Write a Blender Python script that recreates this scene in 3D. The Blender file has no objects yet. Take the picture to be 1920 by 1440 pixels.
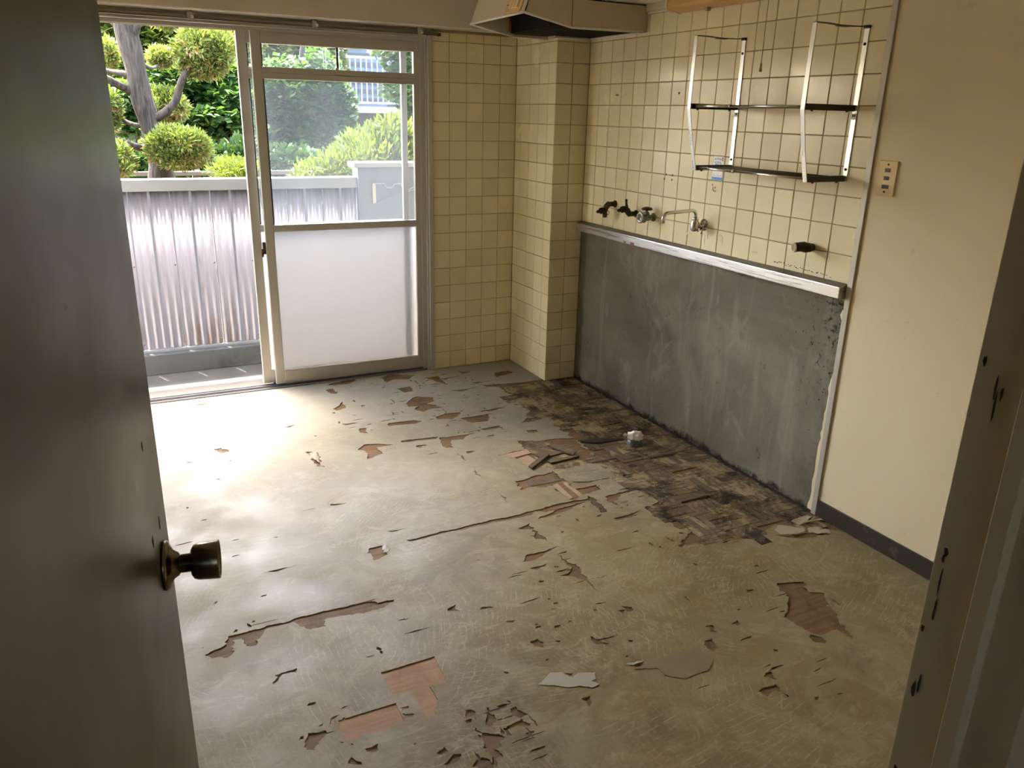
import bpy, bmesh, math, random
from mathutils import Vector, Matrix, Euler
from mathutils import noise as mnoise
from mathutils.geometry import delaunay_2d_cdt

S = bpy.context.scene
COL = S.collection
R = math.radians
rnd = random.Random(7)

# ------------------------------------------------------------------ camera
CAM = Vector((-2.54162, -4.63332, 1.59139))
F_PX = 1483.94
YAW, PITCH, ROLL = 0.468810, -0.328514, 0.0237769
_f = Vector((math.sin(YAW) * math.cos(PITCH), math.cos(YAW) * math.cos(PITCH), math.sin(PITCH)))
_r0 = Vector((math.cos(YAW), -math.sin(YAW), 0))
_u0 = _r0.cross(_f)
_r = _r0 * math.cos(ROLL) + _u0 * math.sin(ROLL)
_u = -_r0 * math.sin(ROLL) + _u0 * math.cos(ROLL)
cam = bpy.data.cameras.new('camera')
cam.sensor_width = 36.0
cam.lens = F_PX / 1920 * 36.0
cam.clip_start = 0.02
cam.clip_end = 200
camo = bpy.data.objects.new('camera', cam)
COL.objects.link(camo)
camo.matrix_world = Matrix(((_r.x, _u.x, -_f.x, CAM.x), (_r.y, _u.y, -_f.y, CAM.y), (_r.z, _u.z, -_f.z, CAM.z), (0, 0, 0, 1)))
S.camera = camo

# ------------------------------------------------------------------ sky, sun, exposure
world = bpy.data.worlds.new('sky')
S.world = world
world.use_nodes = True
wn = world.node_tree
wn.nodes.clear()
sky = wn.nodes.new('ShaderNodeTexSky')
sky.sky_type = 'NISHITA'
sky.sun_disc = False
sky.sun_elevation = R(66)
sky.sun_rotation = R(-20)
sky.air_density = 1.0
sky.dust_density = 6.0
sky.ozone_density = 1.0
bg = wn.nodes.new('ShaderNodeBackground')
bg.inputs['Strength'].default_value = 1.5
wo = wn.nodes.new('ShaderNodeOutputWorld')
haze = wn.nodes.new('ShaderNodeMix')
haze.data_type = 'RGBA'
haze.blend_type = 'MULTIPLY'
haze.inputs[0].default_value = 1.0
haze.inputs[7].default_value = (1.0, 0.965, 0.885, 1)
wn.links.new(sky.outputs[0], haze.inputs[6])
wn.links.new(haze.outputs[2], bg.inputs[0])
wn.links.new(bg.outputs[0], wo.inputs[0])

sun = bpy.data.lights.new('sun', 'SUN')
sun.energy = 6.0
sun.angle = R(0.6)
sun.color = (1.0, 0.965, 0.92)
suno = bpy.data.objects.new('sun', sun)
COL.objects.link(suno)
suno.location = (-4, 6, 12)
suno.rotation_euler = Vector((0.10, -0.25, -1.0)).to_track_quat('-Z', 'Y').to_euler()

S.view_settings.view_transform = 'Standard'
S.view_settings.look = 'None'
S.view_settings.gamma = 1.0
S.view_settings.use_curve_mapping = False
S.view_settings.exposure = 2.4
S.cycles.max_bounces = 8
S.cycles.diffuse_bounces = 5
S.cycles.glossy_bounces = 4
S.cycles.transmission_bounces = 6
S.cycles.transparent_max_bounces = 12


# ------------------------------------------------------------------ helpers
def at(px, py, x=None, y=None, z=None):
    """point on the plane x=, y= or z= seen at pixel px, py of the 1920 x 1440 photograph"""
    d = _r * ((px - 960) / F_PX) - _u * ((py - 720) / F_PX) + _f
    if x is not None:
        t = (x - CAM.x) / d.x
    elif y is not None:
        t = (y - CAM.y) / d.y
    else:
        t = (z - CAM.z) / d.z
    return CAM + d * t


WL = {}


def link(o, parent=None, loc=(0, 0, 0)):
    COL.objects.link(o)
    loc = Vector(loc)
    WL[o] = loc
    if parent is not None:
        o.parent = parent
        o.location = loc - WL[parent]
    else:
        o.location = loc
    return o


def tag(o, label=None, cat=None, group=None, kind=None):
    if label: o['label'] = label
    if cat: o['category'] = cat
    if group: o['group'] = group
    if kind: o['kind'] = kind
    return o


def thing(name, loc, label, cat, group=None):
    return tag(link(bpy.data.objects.new(name, None), None, loc), label, cat, group)


def struct_empty(name, loc):
    return tag(link(bpy.data.objects.new(name, None), None, loc), kind='structure')


class MB:
    """collects shapes in world coordinates; build() makes ONE mesh object of them"""

    def __init__(s):
        s.v, s.f, s.sm = [], [], []

    def add(s, vs, fs, smooth=False):
        k = len(s.v)
        s.v += [Vector(v) for v in vs]
        s.f += [tuple(k + i for i in f) for f in fs]
        s.sm += [smooth] * len(fs)
        return s

    def box(s, a, b, bev=0.0, M=None):
        x0, x1 = sorted((a[0], b[0])); y0, y1 = sorted((a[1], b[1])); z0, z1 = sorted((a[2], b[2]))
        bm = bmesh.new()
        bmesh.ops.create_cube(bm, size=1)
        for v in bm.verts:
            v.co = Vector(((x0 + x1) / 2 + v.co.x * (x1 - x0), (y0 + y1) / 2 + v.co.y * (y1 - y0), (z0 + z1) / 2 + v.co.z * (z1 - z0)))
        if bev:
            bmesh.ops.bevel(bm, geom=bm.edges[:], offset=bev, segments=1, affect='EDGES', profile=0.5)
        bm.verts.index_update()
        vs = [v.co.copy() for v in bm.verts]
        if M is not None:
            vs = [M @ v for v in vs]
        s.add(vs, [[v.index for v in f.verts] for f in bm.faces])
        bm.free()
        return s

    def prism(s, pts, d):
        """closed polygon pts (3d) swept by vector d"""
        n = len(pts)
        d = Vector(d)
        p = [Vector(q) for q in pts]
        s.add(p + [q + d for q in p],
              [tuple(range(n))[::-1], tuple(range(n, 2 * n))] + [(i, (i + 1) % n, n + (i + 1) % n, n + i) for i in range(n)])
        return s

    def tube(s, path, rad, n=12, cap=True, smooth=True):
        path = [Vector(p) for p in path]
        if not isinstance(rad, (list, tuple)):
            rad = [rad] * len(path)
        vs, fs = [], []
        prev = None
        for i, p in enumerate(path):
            if i == 0: t = path[1] - p
            elif i == len(path) - 1: t = p - path[i - 1]
            else: t = (path[i + 1] - p).normalized() + (p - path[i - 1]).normalized()
            if t.length < 1e-9: t = Vector((0, 0, 1))
            t.normalize()
            if prev is None:
                a = t.orthogonal().normalized()
            else:
                a = prev - t * prev.dot(t)
                a = a.normalized() if a.length > 1e-6 else t.orthogonal().normalized()
            prev = a
            b = t.cross(a)
            for k in range(n):
                an = 2 * math.pi * k / n
                vs.append(p + (a * math.cos(an) + b * math.sin(an)) * rad[i])
        m = len(path)
        for i in range(m - 1):
            for k in range(n):
                fs.append((i * n + k, i * n + (k + 1) % n, (i + 1) * n + (k + 1) % n, (i + 1) * n + k))
        s.add(vs, fs, smooth)
        if cap:
            k0 = len(s.v) - m * n
            s.f.append(tuple(range(k0, k0 + n))[::-1]); s.sm.append(False)
            s.f.append(tuple(range(k0 + (m - 1) * n, k0 + m * n))); s.sm.append(False)
        return s

    def lathe(s, base, axis, prof, n=20, smooth=True):
        """prof: list of (distance along axis, radius)"""
        base = Vector(base); ax = Vector(axis).normalized()
        a = ax.orthogonal().normalized(); b = ax.cross(a)
        vs, fs = [], []
        for h, r_ in prof:
            for k in range(n):
                an = 2 * math.pi * k / n
                vs.append(base + ax * h + (a * math.cos(an) + b * math.sin(an)) * max(r_, 1e-5))
        for i in range(len(prof) - 1):
            for k in range(n):
                fs.append((i * n + k, i * n + (k + 1) % n, (i + 1) * n + (k + 1) % n, (i + 1) * n + k))
        return s.add(vs, fs, smooth)

    def build(s, name, mat, parent=None, origin=None, bevel=0.0):
        if origin is None:
            if parent is not None:
                origin = WL[parent]
            else:
                xs = [v.x for v in s.v]; ys = [v.y for v in s.v]; zs = [v.z for v in s.v]
                origin = ((min(xs) + max(xs)) / 2, (min(ys) + max(ys)) / 2, min(zs))
        origin = Vector(origin)
        me = bpy.data.meshes.new(name)
        me.from_pydata([v - origin for v in s.v], [], s.f)
        me.polygons.foreach_set('use_smooth', s.sm)
        bm = bmesh.new(); bm.from_mesh(me)
        bmesh.ops.recalc_face_normals(bm, faces=bm.faces)
        bm.to_mesh(me); bm.free()
        me.materials.append(mat)
        o = bpy.data.objects.new(name, me)
        link(o, parent, origin)
        if bevel:
            m = o.modifiers.new('bevel', 'BEVEL'); m.width = bevel; m.segments = 2; m.limit_method = 'ANGLE'
        return o


def box(name, a, b, mat, parent=None, bev=0.0, origin=None):
    return MB().box(a, b, bev).build(name, mat, parent, origin)


# ------------------------------------------------------------------ materials
def new_mat(name):
    m = bpy.data.materials.new(name)
    m.use_nodes = True
    nt = m.node_tree
    nt.nodes.clear()
    out = nt.nodes.new('ShaderNodeOutputMaterial')
    return m, nt, out


class N:
    """tiny node-graph helper"""

    def __init__(s, name):
        s.m, s.t, s.out = new_mat(name)
        s.L = s.t.links
        s._co = None

    def n(s, typ, **kw):
        nd = s.t.nodes.new('ShaderNode' + typ)
        for k, v in kw.items(): setattr(nd, k, v)
        return nd

    def set(s, sock, v):
        if isinstance(v, bpy.types.NodeSocket): s.L.new(v, sock)
        elif v is not None:
            if hasattr(sock.default_value, '__len__') and not hasattr(v, '__len__'): v = (v,) * len(sock.default_value)
            if hasattr(sock.default_value, '__len__') and len(sock.default_value) == 4 and len(v) == 3: v = tuple(v) + (1,)
            sock.default_value = v

    def co(s, kind='Object'):
        nd = s.n('TexCoord')
        return nd.outputs[kind]

    def pos(s):
        return s.n('NewGeometry').outputs['Position']

    def map(s, vec, scale=(1, 1, 1), rot=(0, 0, 0), loc=(0, 0, 0)):
        nd = s.n('Mapping')
        s.L.new(vec, nd.inputs[0])
        nd.inputs['Location'].default_value = loc
        nd.inputs['Rotation'].default_value = rot
        nd.inputs['Scale'].default_value = scale
        return nd.outputs[0]

    def noise(s, vec, scale=5, detail=4, rough=0.55, dist=0.0, col=False):
        nd = s.n('TexNoise')
        s.L.new(vec, nd.inputs['Vector'])
        nd.inputs['Scale'].default_value = scale
        nd.inputs['Detail'].default_value = min(detail, 5)
        nd.inputs['Roughness'].default_value = rough
        nd.inputs['Distortion'].default_value = dist
        return nd.outputs['Color' if col else 'Fac']

    def voro(s, vec, scale=5, feature='F1', out='Distance', rnd_=1.0):
        nd = s.n('TexVoronoi', feature=feature)
        s.L.new(vec, nd.inputs['Vector'])
        nd.inputs['Scale'].default_value = scale
        nd.inputs['Randomness'].default_value = rnd_
        return nd.outputs[out]

    def wave(s, vec, scale=5, dist=0, detail=2, dscale=1, typ='BANDS', direction='X'):
        nd = s.n('TexWave', wave_type=typ)
        if typ == 'BANDS': nd.bands_direction = direction
        else: nd.rings_direction = direction
        s.L.new(vec, nd.inputs['Vector'])
        nd.inputs['Scale'].default_value = scale
        nd.inputs['Distortion'].default_value = dist
        nd.inputs['Detail'].default_value = detail
        nd.inputs['Detail Scale'].default_value = dscale
        return nd.outputs['Fac']

    def ramp(s, fac, a, b, lo=0.0, hi=1.0):
        nd = s.n('MapRange', clamp=True)
        s.set(nd.inputs[0], fac)
        nd.inputs[1].default_value = a; nd.inputs[2].default_value = b
        nd.inputs[3].default_value = lo; nd.inputs[4].default_value = hi
        return nd.outputs[0]

    def math(s, op, a, b=0.5):
        nd = s.n('Math', operation=op)
        s.set(nd.inputs[0], a); s.set(nd.inputs[1], b)
        return nd.outputs[0]

    def mix(s, fac, a, b, mode='MIX'):
        nd = s.n('Mix', data_type='RGBA', blend_type=mode)
        s.set(nd.inputs[0], fac); s.set(nd.inputs[6], a); s.set(nd.inputs[7], b)
        return nd.outputs[2]

    def sep(s, vec):
        nd = s.n('SeparateXYZ'); s.L.new(vec, nd.inputs[0])
        return nd.outputs

    def bump(s, h, strength=0.3, dist=0.01):
        nd = s.n('Bump')
        s.L.new(h, nd.inputs['Height'])
        nd.inputs['Strength'].default_value = strength
        nd.inputs['Distance'].default_value = dist
        return nd.outputs[0]

    def pbr(s, color, rough=0.5, metal=0.0, spec=0.5, normal=None, **kw):
        nd = s.n('BsdfPrincipled')
        s.set(nd.inputs['Base Color'], color)
        s.set(nd.inputs['Roughness'], rough)
        s.set(nd.inputs['Metallic'], metal)
        s.set(nd.inputs['Specular IOR Level'], spec)
        for k, v in kw.items(): s.set(nd.inputs[k.replace('_', ' ')], v)
        if normal is not None: s.L.new(normal, nd.inputs['Normal'])
        return nd.outputs[0]

    def end(s, shader):
        s.L.new(shader, s.out.inputs[0])
        return s.m


def plain(name, c, rough=0.5, metal=0.0, var=0.12, scale=18, spec=0.5, bump=0.0, dirt=None, dirt_amt=0.0):
    g = N(name)
    co = g.co()
    nz = g.noise(co, scale, 5)
    dark = tuple(v * (1 - var) for v in c); light = tuple(min(1, v * (1 + var)) for v in c)
    col = g.mix(nz, dark, light)
    if dirt:
        d = g.ramp(g.noise(co, scale * 0.35, 8, 0.7), 0.62 - dirt_amt * 0.2, 0.75 - dirt_amt * 0.2)
        col = g.mix(d, col, dirt)
    nrm = g.bump(g.noise(co, scale * 6, 4), bump, 0.004) if bump else None
    return g.end(g.pbr(col, g.ramp(nz, 0.3, 0.7, max(0.02, rough - 0.06), min(1, rough + 0.08)), metal, spec, nrm))


M = {}


def mat_tile():
    g = N('cream_tile')
    info = g.n('ObjectInfo').outputs['Random']
    c = g.mix(info, (0.705, 0.62, 0.385), (0.79, 0.70, 0.455))
    p = g.pos()
    soil = g.ramp(g.noise(p, 2.2, 6, 0.65), 0.45, 0.8)
    c = g.mix(g.math('MULTIPLY', soil, 0.35), c, (0.56, 0.43, 0.24))
    st = g.ramp(g.noise(p, 14, 8, 0.75), 0.69, 0.76)
    c = g.mix(g.math('MULTIPLY', st, 0.5), c, (0.42, 0.27, 0.12))
    nrm = g.bump(g.noise(p, 9, 2), 0.10, 0.004)
    return g.end(g.pbr(c, g.ramp(g.noise(p, 5, 4), 0.3, 0.7, 0.14, 0.28), 0, 0.5, nrm))


def mat_grout():
    g = N('grout')
    p = g.pos()
    c = g.mix(g.ramp(g.noise(p, 3, 6), 0.3, 0.7), (0.24, 0.165, 0.08), (0.42, 0.32, 0.18))
    return g.end(g.pbr(c, 0.9))


def mat_cement():
    g = N('bare_cement')
    p = g.pos()
    sx = g.sep(p)
    base = g.mix(g.ramp(g.noise(p, 1.6, 5, 0.6, 0.6), 0.35, 0.7), (0.089, 0.077, 0.054), (0.194, 0.172, 0.126))
    streak = g.ramp(g.noise(g.map(p, (1, 5, 0.9)), 1.7, 5, 0.55, 0.5), 0.55, 0.72)
    base = g.mix(g.math('MULTIPLY', streak, 0.45), base, (0.291, 0.267, 0.208))
    cloud = g.ramp(g.noise(g.map(p, (1, 2.2, 1.6), (0.5, 0, 0)), 2.6, 7, 0.62, 1.0), 0.56, 0.66)
    base = g.mix(g.math('MULTIPLY', cloud, 0.30), base, (0.291, 0.267, 0.212))
    speck = g.ramp(g.noise(p, 55, 6, 0.7), 0.66, 0.72)
    base = g.mix(speck, base, (0.021, 0.015, 0.008))
    wsp = g.ramp(g.noise(g.map(p, (1, 1, 1), loc=(3, 7, 1)), 42, 2, 0.5), 0.79, 0.81)
    base = g.mix(wsp, base, (0.582, 0.534, 0.416))
    # mould by the edge next to the metal strip and a damp rim along the floor: stains of the cement itself
    mould = g.math('MULTIPLY', g.ramp(sx[1], -2.16, -2.5, 0, 1), g.ramp(sx[2], 0.25, 0.95, 0.25, 1))
    ms = g.ramp(g.math('ADD', g.noise(p, 38, 8, 0.8), g.math('MULTIPLY', mould, 0.20)), 0.66, 0.76)
    base = g.mix(ms, base, (0.019, 0.009, 0.004))
    damp = g.ramp(sx[2], 0.05, 0.0, 0, 1)
    dm = g.ramp(g.math('ADD', g.noise(p, 12, 6, 0.7), g.math('MULTIPLY', damp, 0.3)), 0.62, 0.8)
    base = g.mix(dm, base, (0.017, 0.013, 0.008))
    h = g.noise(p, 22, 8, 0.65)
    return g.end(g.pbr(base, 0.8, 0, 0.2, g.bump(h, 0.35, 0.006)))


def mat_wallpaper():
    g = N('beige_wallpaper')
    p = g.pos()
    c = g.mix(g.noise(p, 1.4, 5), (0.64, 0.54, 0.345), (0.71, 0.605, 0.405))
    st = g.ramp(g.noise(p, 6, 8, 0.7, 0.6), 0.62, 0.74)
    c = g.mix(g.math('MULTIPLY', st, 0.45), c, (0.50, 0.36, 0.19))
    dots = g.ramp(g.noise(p, 70, 2, 0.4), 0.77, 0.8)
    c = g.mix(g.math('MULTIPLY', dots, 0.6), c, (0.25, 0.16, 0.08))
    weave = g.math('ADD', g.noise(g.map(p, (1, 60, 400)), 3, 2), g.noise(g.map(p, (1, 400, 60)), 3, 2))
    return g.end(g.pbr(c, 0.78, 0, 0.3, g.bump(weave, 0.18, 0.003)))


def mat_plaster(name='plaster', c=(0.60, 0.55, 0.45)):
    g = N(name)
    p = g.pos()
    cc = g.mix(g.noise(p, 2.5, 6), tuple(v * 0.88 for v in c), tuple(min(1, v * 1.08) for v in c))
    st = g.ramp(g.noise(p, 4, 8, 0.75), 0.66, 0.76)
    cc = g.mix(g.math('MULTIPLY', st, 0.5), cc, tuple(v * 0.5 for v in c))
    return g.end(g.pbr(cc, 0.8, 0, 0.3, g.bump(g.noise(p, 120, 3), 0.12, 0.003)))


def mat_underlay():
    """the pale sheet glued over the parquet: blotchy adhesive, trowel arcs, scuffs, worn flecks"""
    g = N('pale_underlay')
    p = g.pos()
    a = g.noise(p, 1.1, 7, 0.62, 0.6)
    c = g.mix(g.ramp(a, 0.36, 0.66), (0.157, 0.116, 0.048), (0.232, 0.183, 0.093))
    b = g.noise(g.map(p, loc=(5, 2, 0)), 3.4, 10, 0.72, 1.1)
    c = g.mix(g.ramp(b, 0.46, 0.62, 0, 0.75), c, (0.270, 0.224, 0.123))
    b2 = g.noise(g.map(p, (1, 1.5, 1), (0, 0, 0.4), (1, 8, 0)), 9.0, 10, 0.74, 0.8)
    c = g.mix(g.ramp(b2, 0.53, 0.63, 0, 0.6), c, (0.316, 0.265, 0.152))
    yel = g.ramp(g.noise(g.map(p, (1.0, 1.6, 1), (0, 0, 0.3), (2, 9, 0)), 2.6, 9, 0.72, 1.4), 0.55, 0.67)
    c = g.mix(g.math('MULTIPLY', yel, 0.75), c, (0.201, 0.137, 0.048))
    gry = g.ramp(g.noise(g.map(p, (1, 1, 1), loc=(1, 4, 3)), 6.0, 10, 0.76, 0.6), 0.56, 0.70)
    c = g.mix(g.math('MULTIPLY', gry, 0.55), c, (0.114, 0.086, 0.039))
    # cooler, paler towards the window: its sheen painted in, plus soil by the door
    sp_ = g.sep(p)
    sheen_soil = g.math('ADD', g.math('MULTIPLY', sp_[1], 0.42), g.math('MULTIPLY', sp_[0], -0.16))
    sheen_soil = g.math('ADD', sheen_soil, g.math('MULTIPLY', g.noise(g.map(p, loc=(2, 2, 2)), 1.5, 8, 0.7, 0.7), 0.9))
    c = g.mix(g.ramp(sheen_soil, -0.40, 0.55, 0, 0.62), c, (0.385, 0.383, 0.365))
    # thin pale veins of dried glue
    vn = g.noise(g.map(p, (1, 1.3, 1), loc=(3, 3, 5)), 10, 4, 0.55, 1.6)
    vein = g.math('MULTIPLY', g.ramp(g.math('ABSOLUTE', g.math('SUBTRACT', vn, 0.5)), 0.0, 0.016, 1, 0), g.ramp(g.noise(p, 2.3, 4), 0.48, 0.6))
    c = g.mix(g.math('MULTIPLY', vein, 0.3), c, (0.337, 0.269, 0.136))
    # sweeping trowel arcs
    arcs = None
    for k, (cx, cy, sc) in enumerate(((-1.25, -1.15, 15.0), (-1.9, -0.3, 12.0), (-0.35, -3.1, 18.0), (-2.3, -2.4, 13.0), (-0.5, -2.6, 16.0))):
        v = g.map(p, (1, 1, 0), (0, 0, 0), (-cx, -cy, 0))
        w = g.wave(v, sc, 5.5, 3, 0.8, 'RINGS', 'Z')
        msk = g.ramp(g.noise(g.map(p, loc=(k * 3.1, k * 1.7, 0)), 1.9, 3), 0.54, 0.64)
        t = g.math('MULTIPLY', g.ramp(w, 0.86, 0.98), msk)
        arcs = t if arcs is None else g.math('MAXIMUM', arcs, t)
    arcs = g.math('MULTIPLY', arcs, g.ramp(g.noise(p, 22, 6, 0.7), 0.44, 0.60))
    c = g.mix(g.math('MULTIPLY', arcs, 0.62), c, (0.376, 0.324, 0.196))
    # strips of the parquet below telegraphing through, alternately crosswise
    ck = g.n('TexChecker'); g.L.new(g.map(p, (1, 1, 0), loc=(0.004, 0.498, 0)), ck.inputs[0]); ck.inputs['Scale'].default_value = 6.6007
    wx = g.wave(g.map(p, (1, 1, 0), loc=(0.004, 0.498, 0)), 33.0 / 2.0, 0.25, 2, 2.0, 'BANDS', 'X')
    wy = g.wave(g.map(p, (1, 1, 0), loc=(0.004, 0.498, 0)), 33.0 / 2.0, 0.25, 2, 2.0, 'BANDS', 'Y')
    st_ = g.math('ADD', g.math('MULTIPLY', ck.outputs[1], wx), g.math('MULTIPLY', g.math('SUBTRACT', 1.0, ck.outputs[1]), wy))
    st_ = g.math('MULTIPLY', g.ramp(st_, 0.80, 0.98), g.ramp(g.noise(g.map(p, loc=(6, 1, 2)), 1.7, 5), 0.47, 0.62))
    c = g.mix(g.math('MULTIPLY', st_, 0.16), c, (0.310, 0.256, 0.141))
    # notched comb marks in small patches
    w1 = g.wave(g.map(p, (1, 1, 0), (0, 0, 0.25)), 52, 5.0, 2, 0.5, 'BANDS', 'X')
    comb = g.math('MULTIPLY', g.ramp(w1, 0.6, 0.95), g.ramp(g.noise(g.map(p, loc=(7, 7, 7)), 3.3, 3), 0.60, 0.66))
    c = g.mix(g.math('MULTIPLY', comb, 0.2), c, (0.350, 0.299, 0.178))
    # long straight scuffs
    scr = g.ramp(g.noise(g.map(p, (2.2, 34, 1), (0, 0, 0.22)), 1.6, 6, 0.6), 0.63, 0.70)
    c = g.mix(g.math('MULTIPLY', scr, 0.30), c, (0.350, 0.299, 0.183))
    # brown flecks where the sheet is worn through
    fl_ = g.ramp(g.noise(g.map(p, (1, 2.0, 1), (0, 0, 0.2)), 13, 9, 0.68), 0.70, 0.725)
    c = g.mix(g.math('MULTIPLY', fl_, 0.85), c, (0.12, 0.066, 0.028))
    blk = g.ramp(g.noise(g.map(p, loc=(8, 3, 0)), 34, 3, 0.5), 0.775, 0.79)
    c = g.mix(blk, c, (0.05, 0.035, 0.02))
    h = g.math('ADD', g.math('MULTIPLY', comb, 0.3), g.math('ADD', g.math('MULTIPLY', arcs, 0.5), g.math('ADD', g.math('MULTIPLY', st_, 0.3), g.math('MULTIPLY', b2, 0.9))))
    rough = g.ramp(g.noise(g.map(p, loc=(4, 4, 4)), 4, 6, 0.6), 0.35, 0.7, 0.42, 0.68)
    return g.end(g.pbr(c, rough, 0, 0.24, g.bump(h, 0.07, 0.003)))


def mat_board(name, a, b, dark, grain=1.0, wet=0.0):
    """old wood: grain across x, stains"""
    g = N(name)
    co = g.co()
    p = g.pos()
    gr = g.noise(g.map(co, (2.2, 38, 10)), 2.2 * grain, 6, 0.6, 0.4)
    c = g.mix(g.ramp(gr, 0.32, 0.68), a, b)
    st = g.ramp(g.noise(p, 7, 8, 0.7, 0.5), 0.5, 0.68)
    c = g.mix(g.math('MULTIPLY', st, 0.75), c, dark)
    return g.end(g.pbr(c, 0.72 - wet * 0.2, 0, 0.18, g.bump(gr, 0.25, 0.003)))


def mat_parquet():
    """rotten parquet: dark brown strips, smears of old yellowish adhesive, black mould"""
    g = N('rotten_parquet')
    co = g.co(); p = g.pos()
    info = g.n('ObjectInfo').outputs['Random']
    base = g.mix(info, (0.045, 0.026, 0.012), (0.135, 0.085, 0.04))
    gr = g.noise(g.map(co, (3, 60, 10)), 2.4, 6, 0.62, 0.5)
    c = g.mix(g.ramp(gr, 0.35, 0.7), base, (0.15, 0.10, 0.05))
    pale = g.ramp(g.math('ADD', g.noise(p, 5.2, 9, 0.72, 0.9), g.math('MULTIPLY', g.noise(g.map(co, (5, 90, 10)), 2, 6), 0.45)), 0.70, 0.80)
    c = g.mix(g.math('MULTIPLY', pale, 0.92), c, (0.33, 0.26, 0.135))
    fine = g.ramp(g.noise(g.map(p, (1, 1.6, 1), (0, 0, 0.3), (9, 1, 0)), 28, 8, 0.75), 0.55, 0.62)
    c = g.mix(g.math('MULTIPLY', fine, 0.55), c, (0.27, 0.205, 0.105))
    comb = g.math('MULTIPLY', g.ramp(g.wave(g.map(p, (1, 1, 0), (0, 0, 0.3)), 60, 1.5, 2, 1, 'BANDS', 'X'), 0.5, 0.9), g.ramp(g.noise(p, 3.4, 3), 0.5, 0.6))
    c = g.mix(g.math('MULTIPLY', comb, 0.35), c, (0.29, 0.235, 0.135))
    blk = g.ramp(g.math('ADD', g.noise(g.map(p, loc=(2, 6, 0)), 5.5, 10, 0.78, 0.7), g.math('MULTIPLY', info, 0.10)), 0.555, 0.66)
    c = g.mix(g.math('MULTIPLY', blk, 0.94), c, (0.012, 0.007, 0.004))
    return g.end(g.pbr(c, 0.6, 0, 0.3, g.bump(gr, 0.4, 0.003)))


def mat_metal(name, c, rough=0.35, streak=0.15, metal=1.0, axis=(1, 1, 60), dirt=(0.12, 0.09, 0.05), dirt_lo=0.70):
    g = N(name)
    co = g.co()
    s_ = g.noise(g.map(co, axis), 2.5, 4)
    cc = g.mix(s_, tuple(v * (1 - streak) for v in c), tuple(min(1, v * (1 + streak)) for v in c))
    d = g.ramp(g.noise(co, 16, 8, 0.75), dirt_lo, dirt_lo + 0.1)
    cc = g.mix(g.math('MULTIPLY', d, 0.8), cc, dirt)
    mt = g.math('MULTIPLY', g.math('SUBTRACT', 1.0, g.math('MULTIPLY', d, 0.7)), metal)
    return g.end(g.pbr(cc, g.ramp(s_, 0.3, 0.7, rough - 0.08, rough + 0.1), mt))


def mat_glass(name, haze=0.016, tint=(0.95, 0.965, 0.98)):
    """clear dusty pane"""
    g = N(name)
    p = g.pos()
    tr = g.n('BsdfTransparent'); g.set(tr.inputs[0], tint)
    dif = g.n('BsdfDiffuse'); g.set(dif.inputs[0], (0.76, 0.79, 0.83))
    tl = g.n('BsdfTranslucent'); g.set(tl.inputs[0], (0.72, 0.76, 0.82))
    m0 = g.n('MixShader'); m0.inputs[0].default_value = 0.75
    g.L.new(dif.outputs[0], m0.inputs[1]); g.L.new(tl.outputs[0], m0.inputs[2])
    dust = g.ramp(g.noise(g.map(p, (3, 3, 0.8)), 2.4, 6, 0.6), 0.3, 0.75, haze * 0.6, haze * 1.5)
    m1 = g.n('MixShader'); g.L.new(dust, m1.inputs[0])
    g.L.new(tr.outputs[0], m1.inputs[1]); g.L.new(m0.outputs[0], m1.inputs[2])
    gl = g.n('BsdfGlossy'); gl.inputs['Roughness'].default_value = 0.02
    fr = g.n('Fresnel'); fr.inputs[0].default_value = 1.45
    m2 = g.n('MixShader'); g.L.new(fr.outputs[0], m2.inputs[0])
    g.L.new(m1.outputs[0], m2.inputs[1]); g.L.new(gl.outputs[0], m2.inputs[2])
    return g.end(m2.outputs[0])


def mat_frost():
    g = N('frosted_glass')
    p = g.pos()
    nrm = g.bump(g.noise(g.map(p, (1, 1, 0.45)), 220, 3, 0.6), 0.5, 0.002)
    rf = g.n('BsdfRefraction'); g.set(rf.inputs['Color'], (0.58, 0.582, 0.585)); rf.inputs['Roughness'].default_value = 0.42; rf.inputs['IOR'].default_value = 1.12
    g.L.new(nrm, rf.inputs['Normal'])
    tl = g.n('BsdfTranslucent'); g.set(tl.inputs[0], (0.53, 0.532, 0.536))
    m1 = g.n('MixShader'); m1.inputs[0].default_value = 0.45
    g.L.new(rf.outputs[0], m1.inputs[1]); g.L.new(tl.outputs[0], m1.inputs[2])
    gl = g.n('BsdfGlossy'); gl.inputs['Roughness'].default_value = 0.25
    m2 = g.n('MixShader'); m2.inputs[0].default_value = 0.05
    g.L.new(m1.outputs[0], m2.inputs[1]); g.L.new(gl.outputs[0], m2.inputs[2])
    return g.end(m2.outputs[0])


def mat_frp():
    """white translucent corrugated sheet, soiled along the foot"""
    g = N('translucent_sheet')
    p = g.pos()
    sz = g.sep(p)
    d = g.ramp(g.math('ADD', g.noise(g.map(p, (6, 6, 1.2)), 3, 6, 0.6), g.ramp(sz[2], 0.35, 0.0, 0, 0.16)), 0.60, 0.82)
    c = g.mix(d, (0.255, 0.252, 0.275), (0.185, 0.148, 0.125))
    df = g.n('BsdfDiffuse'); g.set(df.inputs[0], c)
    tl = g.n('BsdfTranslucent'); g.set(tl.inputs[0], c)
    m1 = g.n('MixShader'); m1.inputs[0].default_value = 0.52
    g.L.new(df.outputs[0], m1.inputs[1]); g.L.new(tl.outputs[0], m1.inputs[2])
    return g.end(m1.outputs[0])


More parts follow.
